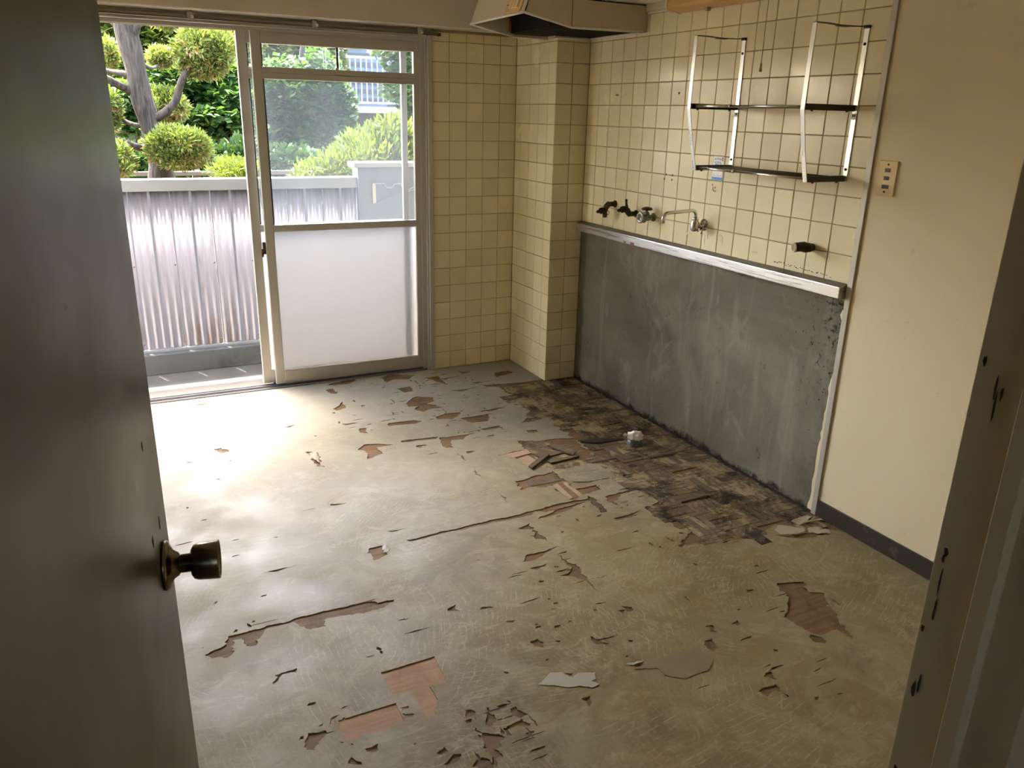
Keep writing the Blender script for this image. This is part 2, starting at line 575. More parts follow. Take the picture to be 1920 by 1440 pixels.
def mat_leaf(name, a, b, trans=0.45, brown=None):
    g = N(name)
    at_ = g.n('Attribute'); at_.attribute_name = 'tone'
    fac = g.n('SeparateColor'); g.L.new(at_.outputs['Color'], fac.inputs[0])
    a = tuple(v * 0.38 for v in a); b = tuple(v * 0.38 for v in b)
    c = g.mix(fac.outputs[0], a, b)
    if brown:
        brown = tuple(v * 0.5 for v in brown)
        c = g.mix(g.ramp(fac.outputs[1], 0.80, 0.90), c, brown)
    p = g.pbr(c, 0.55, 0, 0.3)
    tl = g.n('BsdfTranslucent')
    g.L.new(g.mix(1.0, c, (1.0, 1.0, 0.55), 'MULTIPLY'), tl.inputs[0])
    m1 = g.n('MixShader'); m1.inputs[0].default_value = trans
    g.L.new(p, m1.inputs[1]); g.L.new(tl.outputs[0], m1.inputs[2])
    return g.end(m1.outputs[0])


def mat_bark(name, a, b):
    g = N(name)
    p = g.pos()
    w = g.noise(g.map(p, (22, 22, 3.0)), 1.6, 6, 0.6, 0.6)
    c = g.mix(g.ramp(w, 0.35, 0.65), a, b)
    return g.end(g.pbr(c, 0.85, 0, 0.2, g.bump(w, 0.8, 0.02)))


M['tile'] = mat_tile()
M['grout'] = mat_grout()
M['cement'] = mat_cement()
M['paper'] = mat_wallpaper()
M['plaster'] = mat_plaster()
M['ceil'] = mat_plaster('ceiling_paint', (0.70, 0.64, 0.52))
M['beam'] = mat_plaster('beam_paint', (0.56, 0.51, 0.42))
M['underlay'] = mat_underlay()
M['subfloor'] = mat_board('brown_subfloor', (0.125, 0.075, 0.034), (0.20, 0.125, 0.060), (0.070, 0.040, 0.017), 0.6)
M['plywood'] = mat_board('pink_plywood', (0.30, 0.175, 0.095), (0.40, 0.245, 0.145), (0.25, 0.135, 0.07), 0.8)
M['strip'] = mat_board('grey_brown_wood', (0.10, 0.070, 0.045), (0.17, 0.125, 0.085), (0.04, 0.025, 0.015))
M['palestrip'] = mat_board('pale_pink_wood', (0.33, 0.22, 0.14), (0.40, 0.275, 0.185), (0.26, 0.16, 0.09))
M['parquet'] = mat_parquet()
M['wet'] = plain('black_mould', (0.02, 0.013, 0.008), 0.6, var=0.4, scale=30)
M['scrap'] = plain('torn_sheet', (0.36, 0.30, 0.19), 0.7, var=0.15, scale=9, dirt=(0.2, 0.13, 0.06), dirt_amt=0.3)
M['whitescrap'] = plain('pale_sheet_patch', (0.33, 0.30, 0.22), 0.6, var=0.08, scale=12)
M['alu'] = mat_metal('anodised_aluminium', (0.50, 0.475, 0.43), 0.42, 0.06, 0.55, (30, 30, 2))
M['aludark'] = mat_metal('dull_brown_rail', (0.24, 0.20, 0.145), 0.5, 0.1, 0.35, (2, 30, 30))
M['track'] = mat_metal('worn_track', (0.24, 0.245, 0.27), 0.35, 0.15, 0.7, (2, 40, 40), (0.06, 0.05, 0.04), 0.6)
M['steel'] = mat_metal('stainless', (0.60, 0.59, 0.58), 0.30, 0.12, 0.95, (3, 1.5, 60), (0.25, 0.19, 0.12), 0.68)
M['dullsteel'] = plain('grimy_reflecting_steel', (0.16, 0.14, 0.105), 0.5, 0.3, 0.2, 14, dirt=(0.06, 0.045, 0.03), dirt_amt=0.4)  # dull dirty ledge top, with the dark reflected wall painted into its colour
M['chrome'] = mat_metal('chrome', (0.66, 0.64, 0.60), 0.16, 0.06, 1.0, (8, 8, 8), (0.14, 0.11, 0.07), 0.74)
M['shelfmetal'] = mat_metal('brushed_shelf_metal', (0.74, 0.74, 0.72), 0.30, 0.08, 0.85, (30, 30, 2), (0.35, 0.3, 0.22), 0.78)
M['black'] = plain('black_plastic', (0.018, 0.015, 0.012), 0.45, var=0.3)
M['darkrod'] = plain('dark_rod', (0.075, 0.060, 0.042), 0.5, 0.4, 0.2)
M['bronze'] = plain('tarnished_brass', (0.055, 0.036, 0.016), 0.45, 0.6, 0.4, 40, dirt=(0.16, 0.11, 0.06), dirt_amt=0.3)
M['valve'] = plain('dull_nickel', (0.30, 0.28, 0.24), 0.38, 0.8, 0.2, 40, dirt=(0.1, 0.08, 0.05), dirt_amt=0.6)
M['glass'] = mat_glass('dusty_glass')
M['frost'] = mat_frost()
M['hood'] = plain('cream_enamel', (0.50, 0.44, 0.33), 0.45, var=0.05, dirt=(0.42, 0.34, 0.22), dirt_amt=0.1)
M['rim'] = plain('white_rim', (0.70, 0.66, 0.55), 0.4, var=0.06)
M['soot'] = plain('greasy_black', (0.004, 0.0035, 0.003), 0.6, var=0.4, spec=0.06)
M['filter'] = mat_metal('hood_lining', (0.42, 0.41, 0.38), 0.35, 0.15, 0.7)
M['ctrl'] = plain('yellowed_plastic', (0.58, 0.36, 0.13), 0.5, var=0.1)
M['button'] = plain('button_plastic', (0.62, 0.48, 0.26), 0.5, var=0.05)
M['lampbody'] = plain('yellowed_lamp', (0.55, 0.31, 0.095), 0.4, var=0.1, scale=7)
M['lampcap'] = plain('lamp_end', (0.78, 0.70, 0.52), 0.4, var=0.06)
M['cord'] = plain('pull_cord', (0.20, 0.14, 0.075), 0.8, var=0.2)
M['switch'] = plain('yellowed_switch_plate', (0.66, 0.50, 0.23), 0.45, var=0.06, dirt=(0.42, 0.28, 0.12), dirt_amt=0.3)
M['base'] = plain('dark_baseboard', (0.030, 0.024, 0.016), 0.4, var=0.35, scale=30, dirt=(0.10, 0.085, 0.06), dirt_amt=0.2)
M['trim'] = mat_metal('grey_trim_strip', (0.44, 0.40, 0.33), 0.45, 0.06, 0.3, (30, 30, 2), (0.24, 0.18, 0.1), 0.72)
M['door'] = plain('olive_brown_door_paint', (0.085, 0.070, 0.040), 0.32, var=0.03, scale=4, spec=0.3)
M['jamb'] = plain('door_frame_paint', (0.56, 0.47, 0.31), 0.45, var=0.05, scale=9)
M['knob'] = mat_metal('aged_bronze_knob', (0.17, 0.135, 0.085), 0.22, 0.08, 1.0, (4, 4, 4), (0.06, 0.045, 0.025), 0.72)
M['chip'] = plain('bare_chip', (0.42, 0.35, 0.23), 0.7)
M['pvc'] = plain('grey_pvc', (0.115, 0.118, 0.118), 0.45, var=0.15)
M['bag'] = plain('white_plastic_bag', (0.70, 0.66, 0.58), 0.35, var=0.1, scale=40)
M['label'] = plain('label_white', (0.80, 0.80, 0.80), 0.5, var=0.02)
M['blue'] = plain('label_blue', (0.07, 0.26, 0.68), 0.5, var=0.05)
M['red'] = plain('label_red', (0.55, 0.04, 0.06), 0.5, var=0.05)
M['ink'] = plain('dark_ink', (0.035, 0.03, 0.025), 0.6, var=0.1)
M['rust'] = plain('rust_mark', (0.24, 0.105, 0.03), 0.8, var=0.3, scale=80)
M['rustpale'] = plain('pale_rust_mark', (0.60, 0.455, 0.265), 0.4, var=0.2, scale=80)
M['concrete'] = plain('balcony_concrete', (0.115, 0.108, 0.10), 0.85, var=0.12, scale=6, bump=0.3, dirt=(0.09, 0.083, 0.07), dirt_amt=0.5)
M['curb'] = plain('painted_curb', (0.115, 0.122, 0.127), 0.8, var=0.14, scale=5, bump=0.2, dirt=(0.075, 0.075, 0.07), dirt_amt=0.6)
M['partition'] = plain('pale_blue_partition', (0.15, 0.18, 0.205), 0.8, var=0.06, scale=6, bump=0.2)
M['railw'] = plain('white_rail_paint', (0.27, 0.285, 0.30), 0.5, var=0.06)
M['post'] = plain('grey_post', (0.20, 0.21, 0.25), 0.6, var=0.1)
M['frp'] = mat_frp()
M['soil'] = plain('garden_soil', (0.10, 0.085, 0.05), 0.95, var=0.4, scale=3)
M['wall_w'] = plain('white_render', (0.185, 0.188, 0.193), 0.85, var=0.05, scale=2)
M['wall_p'] = plain('pink_render', (0.13, 0.092, 0.08), 0.85, var=0.06, scale=2)
M['slab_p'] = plain('pink_slab', (0.17, 0.125, 0.108), 0.85, var=0.06, scale=2)
M['grey_r'] = plain('grey_recess', (0.055, 0.058, 0.062), 0.85, var=0.08, scale=2)
M['shutter'] = plain('blue_grey_shutter', (0.085, 0.105, 0.13), 0.6, var=0.08)
M['winglass'] = plain('dark_window', (0.10, 0.12, 0.14), 0.15, var=0.1)
M['fence'] = plain('weathered_fence', (0.065, 0.05, 0.033), 0.85, var=0.2)
M['bark1'] = mat_bark('juniper_bark', (0.012, 0.009, 0.006), (0.048, 0.037, 0.028))
M['bark2'] = mat_bark('maple_bark', (0.018, 0.015, 0.012), (0.05, 0.042, 0.032))
M['juniper'] = mat_leaf('juniper_leaf', (0.125, 0.18, 0.04), (0.36, 0.46, 0.09), 0.40, (0.32, 0.18, 0.09))
M['maple'] = mat_leaf('maple_leaf', (0.035, 0.10, 0.022), (0.13, 0.25, 0.045), 0.45)
M['maple2'] = mat_leaf('maple_leaf_yellow', (0.09, 0.16, 0.03), (0.30, 0.36, 0.06), 0.5)
M['dark_l'] = mat_leaf('evergreen_leaf', (0.022, 0.060, 0.016), (0.075, 0.15, 0.035), 0.3)
M['bright'] = mat_leaf('lime_leaf', (0.10, 0.165, 0.022), (0.25, 0.31, 0.055), 0.45)

# ------------------------------------------------------------------ room constants
P = 0.11                     # tile pitch
COLW, COLD = 0.2155, 0.4944  # tiled pillar in the corner
YT = -2.497                  # where the tiling ends on the right wall
XW = -0.766                  # right edge of the window casing
XL = -2.80                   # left wall
YN = -4.234                  # near wall, room side
YC = -4.33                   # near wall, corridor side
ZC = 2.36                    # ceiling
ZTOP = 2.03                  # top of the tiling on the back wall
BULK = 2.125                 # underside of the bulkhead above the sink

# ------------------------------------------------------------------ walls and tiles
_tile_cache = {}


def tile_mesh(w, h):
    key = (round(w, 4), round(h, 4))
    if key in _tile_cache: return _tile_cache[key]
    t, b, jr = 0.006, 0.0018, 0.0014
    w2, h2 = w / 2 - jr, h / 2 - jr
    vs = [(-w2, 0, -h2), (w2, 0, -h2), (w2, 0, h2), (-w2, 0, h2),
          (-w2, -t + b, -h2), (w2, -t + b, -h2), (w2, -t + b, h2), (-w2, -t + b, h2),
          (-w2 + b, -t, -h2 + b), (w2 - b, -t, -h2 + b), (w2 - b, -t, h2 - b), (-w2 + b, -t, h2 - b)]
    fs = []
    for k in range(4):
        j = (k + 1) % 4
        fs += [(k, j, 4 + j, 4 + k), (4 + k, 4 + j, 8 + j, 8 + k)]
    fs.append((8, 9, 10, 11))
    me = bpy.data.meshes.new('tile')
    me.from_pydata(vs, [], fs)
    me.materials.append(M['tile'])
    _tile_cache[key] = me
    return me


def lay_tiles(parent, us, zs, place, rotz):
    """tiles between the joint lines us x zs; place(u, z) gives the centre of the tile's back"""
    for i in range(len(us) - 1):
        for j in range(len(zs) - 1):
            w = us[i + 1] - us[i]; h = zs[j + 1] - zs[j]
            if w < 0.012 or h < 0.012: continue
            c = Vector(place((us[i] + us[i + 1]) / 2, (zs[j] + zs[j + 1]) / 2))
            o = bpy.data.objects.new('tile', tile_mesh(w, h))
            link(o, parent, c)
            o.rotation_euler = (R(rnd.gauss(0, 0.28)), 0, rotz + R(rnd.gauss(0, 0.28)))


GR = 0.0045   # grout lies this far behind the tile faces
rows = [k * P for k in range(19)] + [ZTOP]

# back wall (window wall)
wb = MB()
wb.box((XW, GR, -0.15), (0.12, 0.16, ZC))
wall_back = tag(wb.build('wall_back', M['grout'], origin=(0, 0, 0)), kind='structure')
us = [-COLW - k * P for k in range(6)][::-1]
us[0] = XW
lay_tiles(wall_back, us, rows, lambda u_, z_: (u_, 0.006, z_), 0.0)
box('papered_strip', (XL - 0.1, 0.0, -0.15), (-2.70, 0.16, ZC), M['paper'], wall_back)
box('lintel', (-2.70, 0.0, 2.02), (XW, 0.16, ZC), M['beam'], wall_back)
beam = tag(box('beam_above_window', (XL, -0.115, 2.043), (0, 0.02, ZC), M['beam'], None, 0.006), kind='structure')

# pillar
pil = tag(box('wall_pillar', (-COLW + GR, -COLD + GR, 0), (0.02, 0.01, ZC), M['grout']), kind='structure')
us = [0.0]
while us[-1] > -COLD + 0.06: us.append(us[-1] - P)
us = [-COLD, -COLD + 0.085, -COLD + 0.085 + P, -COLD + 0.085 + 2 * P, -COLD + 0.085 + 3 * P, 0.0]
prow = [k * P for k in range(19)] + [2.03]
lay_tiles(pil, us, prow, lambda u_, z_: (-COLW + 0.006, u_, z_), R(-90))
lay_tiles(pil, [-COLW, -COLW + 0.108, 0.0], prow, lambda u_, z_: (u_, -COLD + 0.006, z_), 0.0)

# right wall: tiled part, cement part below the ledge, papered part by the door
ZL = 0.985
wr = tag(box('wall_right_tiled', (GR, YT, ZL - 0.06), (0.12, 0.0, ZC), M['grout']), kind='structure')
us = [-COLD - 0.118 - k * P for k in range(0, 18)]
us = sorted([-COLD] + [u_ for u_ in us if u_ > YT + 0.02] + [YT])
lay_tiles(wr, us, [0.99 - 0.03] + [k * P for k in range(9, 20)][1:], lambda u_, z_: (0.006, u_, z_), R(-90)) if False else \
    lay_tiles(wr, us, [k * P for k in range(9, 20)], lambda u_, z_: (0.006, u_, z_), R(-90))
wc = tag(MB().box((0.004, YT - 0.0, -0.02), (0.12, -COLD + 0.02, ZL - 0.06)).build('wall_right_cement', M['cement'], origin=(0, 0, 0)), kind='structure')
wp = tag(box('wall_right_papered', (0.0, YN - 0.2, -0.02), (0.12, YT, ZC), M['paper']), kind='structure')
wl = tag(box('wall_left', (XL - 0.12, YN, -0.02), (XL, 0.0, ZC), M['paper']), kind='structure')
ceil = tag(box('ceiling', (XL - 0.1, -5.9, ZC), (0.12, 0.1, ZC + 0.1), M['ceil']), kind='structure')
bulk = tag(box('ceiling_bulkhead', (-0.44, YN, BULK), (0.0, -0.115, ZC), M['ceil']), kind='structure')
tr = tag(MB().box((-0.018, YT - 0.02, 2.09), (0.0, -1.035, BULK)).box((-0.010, YT - 0.02, 2.078), (0.0, -1.035, 2.09)).build('trim_1', M['ceil']), kind='structure')
# jagged plaster left along the cement, next to the metal strip
g_ = MB()
pts = []
zz = 0.01
while zz < 0.90:
    w_ = 0.010 + 0.012 * max(0, 0.62 - zz) / 0.62 + rnd.uniform(-0.004, 0.005)
    if 0.62 < zz < 0.85: w_ = 0.003
    pts.append((zz, w_)); zz += 0.022
poly = [(-0.001, YT - 0.001, z_) for z_, w_ in pts] + [(-0.001, YT + w_, z_) for z_, w_ in pts[::-1]]
for i in range(len(pts) - 1):
    (z0, w0), (z1, w1) = pts[i], pts[i + 1]
    g_.prism([(-0.003, YT, z0), (-0.003, YT + w0, z0), (-0.003, YT + w1, z1), (-0.003, YT, z1)], (0.008, 0, 0))
g_.build('plaster_edge', M['paper'], wc)
# metal strip that closes the tiling
tag(MB().box((-0.009, YT - 0.026, 0.0), (0.002, YT + 0.0, ZC), 0.0015).build('trim_2', M['trim']), kind='structure')
# baseboard
tag(MB().box((-0.010, YN, 0.0), (0.0, YT - 0.026, 0.074), 0.002).build('baseboard_right', M['base']), kind='structure')

# near wall with the doorway, and the dark corridor behind it
XJ = -1.888
wn_ = MB()
wn_.box((XJ + 0.028, YC, -0.02), (0.0, YN, ZC))
wn_.box((XL - 0.12, YC, -0.02), (-2.70, YN, ZC))
wn_.box((-2.70, YC, 2.03), (XJ + 0.028, YN, ZC))
tag(wn_.build('wall_near', M['paper']), kind='structure')
tag(MB().box((XL - 0.12, -5.9, -0.02), (XL - 0.02, YC, ZC)).build('wall_corridor_left', M['paper']), kind='structure')
tag(MB().box((-1.1, -5.9, -0.02), (-1.0, YC, ZC)).build('wall_corridor_right', M['paper']), kind='structure')
tag(MB().box((XL, -6.0, -0.02), (-2.70, -5.9, ZC)).box((-2.20, -6.0, -0.02), (-1.0, -5.9, ZC)).box((-2.70, -6.0, -0.02), (-2.20, -5.9, 1.45)).box((-2.70, -6.0, 1.56), (-2.20, -5.9, ZC)).build('wall_corridor_end', M['paper']), kind='structure')  # slot added in this unseen wall to let daylight onto the door frame


# ------------------------------------------------------------------ floor
def fl(px, py):
    p = at(px, py, z=0)
    return (p.x, p.y)


CROPS = {'A': (280, 640, 2.6667), 'B': (880, 640, 2.6667), 'C': (340, 1000, 2.6667), 'D': (900, 960, 2.2857), 'E': (920, 780, 5.647), 'G': (1440, 880, 6.0)}


def fpoly(c, pts):
    ox, oy, s_ = CROPS[c]
    return [fl(ox + x / s_, oy + y / s_) for x, y in pts]


def ragged(poly, amp=0.006, step=0.02, seed=1):
    """torn outline: points every few millimetres, pushed about by noise"""
    out = []
    n = len(poly)
    sd = Vector((seed * 1.37, seed * 0.71, 0))
    for i in range(n):
        a = Vector(poly[i]); b = Vector(poly[(i + 1) % n])
        d = b - a
        L_ = d.length
        k = max(1, int(L_ / 0.0055))
        for j in range(k):
            p = a + d * (j / k)
            q = Vector((p.x, p.y, 0))
            f = 0.0
            ox = oy = 0.0
            for fr_, am in ((18, 1.0), (55, 0.7), (150, 0.45)):
                v = mnoise.noise_vector(Vector((q.x * fr_ * 0.6, q.y * fr_, 0)) + sd)
                ox += v.x * am * 4.0; oy += v.y * am * 1.9
            out.append((p.x + ox * amp, p.y + oy * amp))
    return out


def inside(pt, poly):
    x, y = pt
    c = False
    j = len(poly) - 1
    for i in range(len(poly)):
        xi, yi = poly[i]; xj, yj = poly[j]
        if (yi > y) != (yj > y) and x < (xj - xi) * (y - yi) / (yj - yi) + xi: c = not c
        j = i
    return c


HOLES = []   # (polygon, ragged amplitude)


def hole(c, pts, amp=0.004):
    HOLES.append(ragged(fpoly(c, pts), amp, 0.018, len(HOLES)))


# clean cut openings down to the plywood
H1 = [(1000, 695), (1265, 615), (1325, 740), (1240, 765), (1262, 795), (1280, 830), (1282, 850), (1262, 880), (1270, 912), (1222, 915), (1150, 795), (1055, 805)]
H2 = [(783, 937), (1072, 848), (1113, 938), (1000, 985), (905, 1005), (870, 1030), (825, 1043)]
hole('C', H1, 0.0004)
hole('C', H2, 0.0004)
for c, pts in (
        ('C', [(130, 605), (220, 555), (228, 520), (450, 460), (700, 395), (870, 355), (950, 340), (990, 347), (1068, 332), (1065, 345), (1000, 380), (910, 400), (830, 408), (735, 425), (730, 460), (660, 478), (580, 465), (560, 440), (470, 465), (420, 480), (380, 530), (375, 560), (330, 560), (290, 530), (250, 540), (245, 575), (265, 590), (225, 625), (160, 620)]),
        ('C', [(940, 72), (1020, 58), (1040, 80), (1035, 105), (960, 135), (950, 112)]),
        ('C', [(625, 1045), (640, 1000), (715, 978), (718, 1010), (690, 1040), (665, 1075), (632, 1070)]),
        ('C', [(928, 1080), (995, 1058), (1003, 1075), (970, 1100)]),
        ('C', [(740, 958), (750, 920), (785, 908), (770, 940)]),
        ('C', [(672, 965), (692, 952), (696, 966)]),
        ('C', [(1090, 865), (1135, 857), (1130, 882), (1100, 885)]),
        ('C', [(1105, 897), (1165, 900), (1170, 915), (1120, 910)]),
        ('C', [(480, 697), (580, 670), (588, 692), (560, 684), (500, 703), (460, 757), (455, 748)]),
        ('C', [(1410, 885), (1450, 890), (1457, 920), (1430, 927)]),
        ('C', [(1465, 950), (1500, 1000), (1560, 1010), (1615, 1020), (1590, 1040), (1590, 1070), (1570, 1080), (1612, 1120), (1580, 1125), (1590, 1170), (1560, 1160), (1510, 1050)]),
        ('C', [(1530, 900), (1570, 900), (1580, 930), (1545, 960), (1530, 930)]),
        ('C', [(1575, 855), (1650, 847), (1610, 872), (1582, 872)]),
        ('C', [(1650, 880), (1680, 868), (1708, 905), (1690, 925), (1650, 908)]),
        ('C', [(1630, 960), (1680, 932), (1745, 945), (1755, 968), (1712, 962), (1650, 975)]),
        ('C', [(1335, 378), (1365, 352), (1395, 385)]),
        ('C', [(1490, 372), (1560, 370), (1500, 382)]),
        ('C', [(975, 560), (1000, 570), (1012, 600), (988, 592)]),
        ('C', [(922, 615), (972, 602), (940, 622)]),
        ('C', [(1748, 540), (1770, 528), (1812, 545), (1808, 565), (1765, 560)]),
        ('C', [(1275, 1105), (1310, 1075), (1322, 1095), (1290, 1112)]),
        ('C', [(1330, 1150), (1370, 1100), (1415, 1100), (1400, 1130), (1360, 1155)]),
        ('C', [(1450, 1173), (1460, 1140), (1540, 1120), (1560, 1173)]),
        ('C', [(1175, 1052), (1192, 1048), (1182, 1062)]),
        ('C', [(825, 1150), (850, 1120), (888, 1152), (850, 1160)]),
        ('C', [(1120, 500), (1190, 480), (1260, 468), (1180, 492), (1160, 498)]),
        ('C', [(1075, 440), (1140, 424), (1100, 442)]),
        ('D', [(1265, 303), (1390, 300), (1410, 315), (1380, 320), (1400, 340), (1480, 345), (1485, 375), (1500, 390), (1490, 405), (1530, 440), (1535, 480), (1602, 530), (1590, 541), (1530, 505), (1470, 520), (1410, 510), (1340, 475), (1295, 445), (1320, 420), (1325, 370), (1290, 335)]),
        ('D', [(1415, 525), (1445, 530), (1480, 558), (1470, 570), (1430, 550)]),
        ('D', [(1205, 690), (1240, 685), (1266, 718), (1215, 706)]),
        ('D', [(1205, 745), (1270, 738), (1300, 765), (1260, 768), (1235, 785), (1210, 770)]),
        ('D', [(1305, 772), (1330, 785), (1320, 792)]),
        ('D', [(165, 72), (215, 48), (240, 80), (296, 122), (240, 112), (228, 76)]),
        ('D', [(190, 187), (280, 167), (332, 150), (240, 205), (180, 215)]),
        ('D', [(215, 240), (290, 220), (240, 247)]),
        ('D', [(215, 100), (262, 100), (290, 112), (245, 116)]),
        ('D', [(345, 180), (385, 215), (432, 245), (472, 288), (522, 340), (462, 296), (400, 274), (350, 272), (392, 255), (380, 230)]),
        ('D', [(395, 308), (470, 288), (550, 265), (500, 285), (430, 302)]),
        ('D', [(318, 256), (380, 240), (350, 258)]),
        ('D', [(490, 392), (540, 383), (500, 396)]),
        ('D', [(618, 405), (655, 405), (661, 418), (635, 425)]),
        ('D', [(590, 425), (612, 422), (615, 436), (600, 436)]),
        ('D', [(215, 555), (240, 543), (270, 560), (265, 578), (230, 568)]),
        ('D', [(323, 548), (345, 550), (335, 562)]),
        ('D', [(465, 530), (500, 545), (548, 566), (500, 566)]),
        ('D', [(432, 800), (465, 785), (482, 828), (455, 820)]),
        ('D', [(855, 142), (892, 135), (862, 151)]),
        ('D', [(1135, 337), (1182, 331), (1150, 347)]),
        ('D', [(978, 485), (1000, 490), (1012, 514), (995, 510)]),
        ('D', [(1085, 478), (1105, 465), (1110, 482), (1095, 492)]),
        ('D', [(565, 172), (680, 145), (620, 163)]),
        ('D', [(88, 688), (130, 686), (125, 698)]),
        ('D', [(355, 688), (395, 685), (380, 698)]),
        ('D', [(112, 466), (148, 462), (140, 472)]),
        ('D', [(955, 556), (1000, 545), (1028, 580), (1000, 600), (962, 582)]),
        ('A', [(315, 540), (355, 535), (400, 552), (350, 561)]),
        ('A', [(790, 550), (822, 552), (850, 580), (858, 618), (886, 627), (845, 622), (822, 600)]),
        ('A', [(1280, 312), (1330, 275), (1412, 280), (1432, 300), (1390, 310), (1472, 330), (1400, 340), (1370, 352), (1320, 342), (1350, 325), (1300, 325)]),
        ('A', [(1195, 407), (1320, 395), (1357, 400), (1330, 412), (1200, 424)]),
        ('A', [(1432, 377), (1480, 360), (1562, 355), (1520, 387), (1440, 391)]),
        ('A', [(1545, 385), (1702, 363), (1690, 400), (1600, 406)]),
        ('A', [(1450, 482), (1612, 463), (1560, 490), (1500, 496), (1522, 532), (1480, 530), (1460, 502)]),
        ('A', [(1260, 496), (1450, 475), (1440, 486), (1270, 505)]),
        ('A', [(1330, 522), (1382, 515), (1350, 536)]),
        ('A', [(885, 215), (1030, 183), (1042, 195), (990, 215), (900, 221)]),
        ('A', [(1160, 182), (1200, 165), (1332, 170), (1290, 190), (1220, 190), (1190, 206)]),
        ('A', [(1380, 182), (1440, 174), (1497, 215), (1440, 202)]),
        ('A', [(1240, 236), (1300, 225), (1320, 250), (1270, 256)]),
        ('A', [(885, 242), (920, 235), (937, 262), (905, 260)]),
        ('A', [(1040, 540), (1085, 515), (1170, 512), (1228, 516), (1130, 531), (1172, 560), (1090, 587), (1085, 547)]),
        ('A', [(1588, 551), (1642, 548), (1600, 564)]),
        ('A', [(920, 341), (960, 303), (987, 330), (940, 346)]),
        ('A', [(970, 411), (1052, 404), (990, 421)]),
        ('A', [(1048, 436), (1082, 434), (1097, 461), (1060, 451)]),
        ('A', [(1728, 158), (1790, 144), (1828, 152), (1770, 170), (1735, 179)]),
        ('A', [(1612, 200), (1682, 204), (1630, 213)]),
        ('A', [(1460, 186), (1572, 171), (1480, 191)]),
        ('A', [(1545, 150), (1612, 152), (1560, 162)]),
        ('A', [(1505, 245), (1615, 235), (1560, 250)]),
        ('A', [(1650, 350), (1780, 327), (1700, 352)]),
        ('A', [(1655, 440), (1755, 420), (1775, 445), (1752, 432), (1670, 446)]),
        ('A', [(905, 815), (985, 808), (930, 820)]),
        ('A', [(1195, 950), (1275, 938), (1215, 955)]),
        ('A', [(565, 1160), (735, 1122), (640, 1150)]),
        ('A', [(1605, 620), (1672, 680), (1640, 660)]),
        ('A', [(1755, 762), (1800, 803), (1770, 785)]),
        ('A', [(1530, 550), (1560, 575), (1585, 602), (1562, 588)]),
        ('A', [(330, 690), (350, 684), (352, 692)]),
        ('A', [(180, 605), (235, 600), (200, 609)]),
        ('A', [(230, 318), (310, 306), (260, 322)]),
        ('A', [(675, 430), (745, 414), (700, 432)]),
        ('A', [(1300, 992), (1420, 963), (1680, 902), (1920, 846), (1920, 862), (1690, 914), (1430, 972), (1302, 1000)]),
):
    hole(c, pts)
# small flakes peeled off along the strips below: (crop, centre, spread, how many)
qf = random.Random(2024)
for c, (mx, my), (sx_, sy_), cnt in (('A', (1350, 300), (180, 70), 34), ('A', (1550, 430), (140, 50), 26), ('A', (1420, 190), (120, 20), 22), ('A', (980, 200), (90, 25), 12), ('A', (1650, 230), (110, 35), 16),
                                     ('A', (1000, 380), (100, 70), 10), ('B', (330, 330), (110, 60), 22), ('B', (520, 690), (110, 90), 22), ('B', (800, 800), (90, 50), 16), ('B', (1180, 1000), (160, 20), 14),
                                     ('C', (1600, 960), (110, 90), 22), ('C', (700, 960), (160, 90), 9), ('C', (500, 430), (250, 60), 9), ('D', (300, 250), (120, 110), 16), ('D', (700, 470), (260, 110), 14),
                                     ('D', (1350, 420), (160, 100), 9), ('D', (1250, 730), (200, 90), 8), ('A', (500, 900), (300, 200), 10)):
    for _ in range(cnt):
        cx_, cy_ = fpoly(c, [(qf.gauss(mx, sx_), qf.gauss(my, sy_))])[0]
        L2 = qf.choice((0.006, 0.010, 0.014, 0.022, 0.035)) * qf.uniform(.7, 1.3); W2 = qf.uniform(0.0018, 0.005) * (1.5 if L2 < 0.012 else 1)
        if qf.random() < 0.22: L2, W2 = W2 * 1.4, L2
        if not (-2.6 < cx_ < -0.02 and -3.7 < cy_ < -0.02): continue
        HOLES.append(ragged([(cx_ - L2, cy_ - W2 * qf.uniform(.2, 1)), (cx_ + L2 * qf.uniform(.2, .7), cy_ - W2), (cx_ + L2, cy_ + W2 * qf.uniform(-.3, 1)), (cx_ - L2 * qf.uniform(0, .6), cy_ + W2)], 0.0016, 0.02, 500 + len(HOLES)))
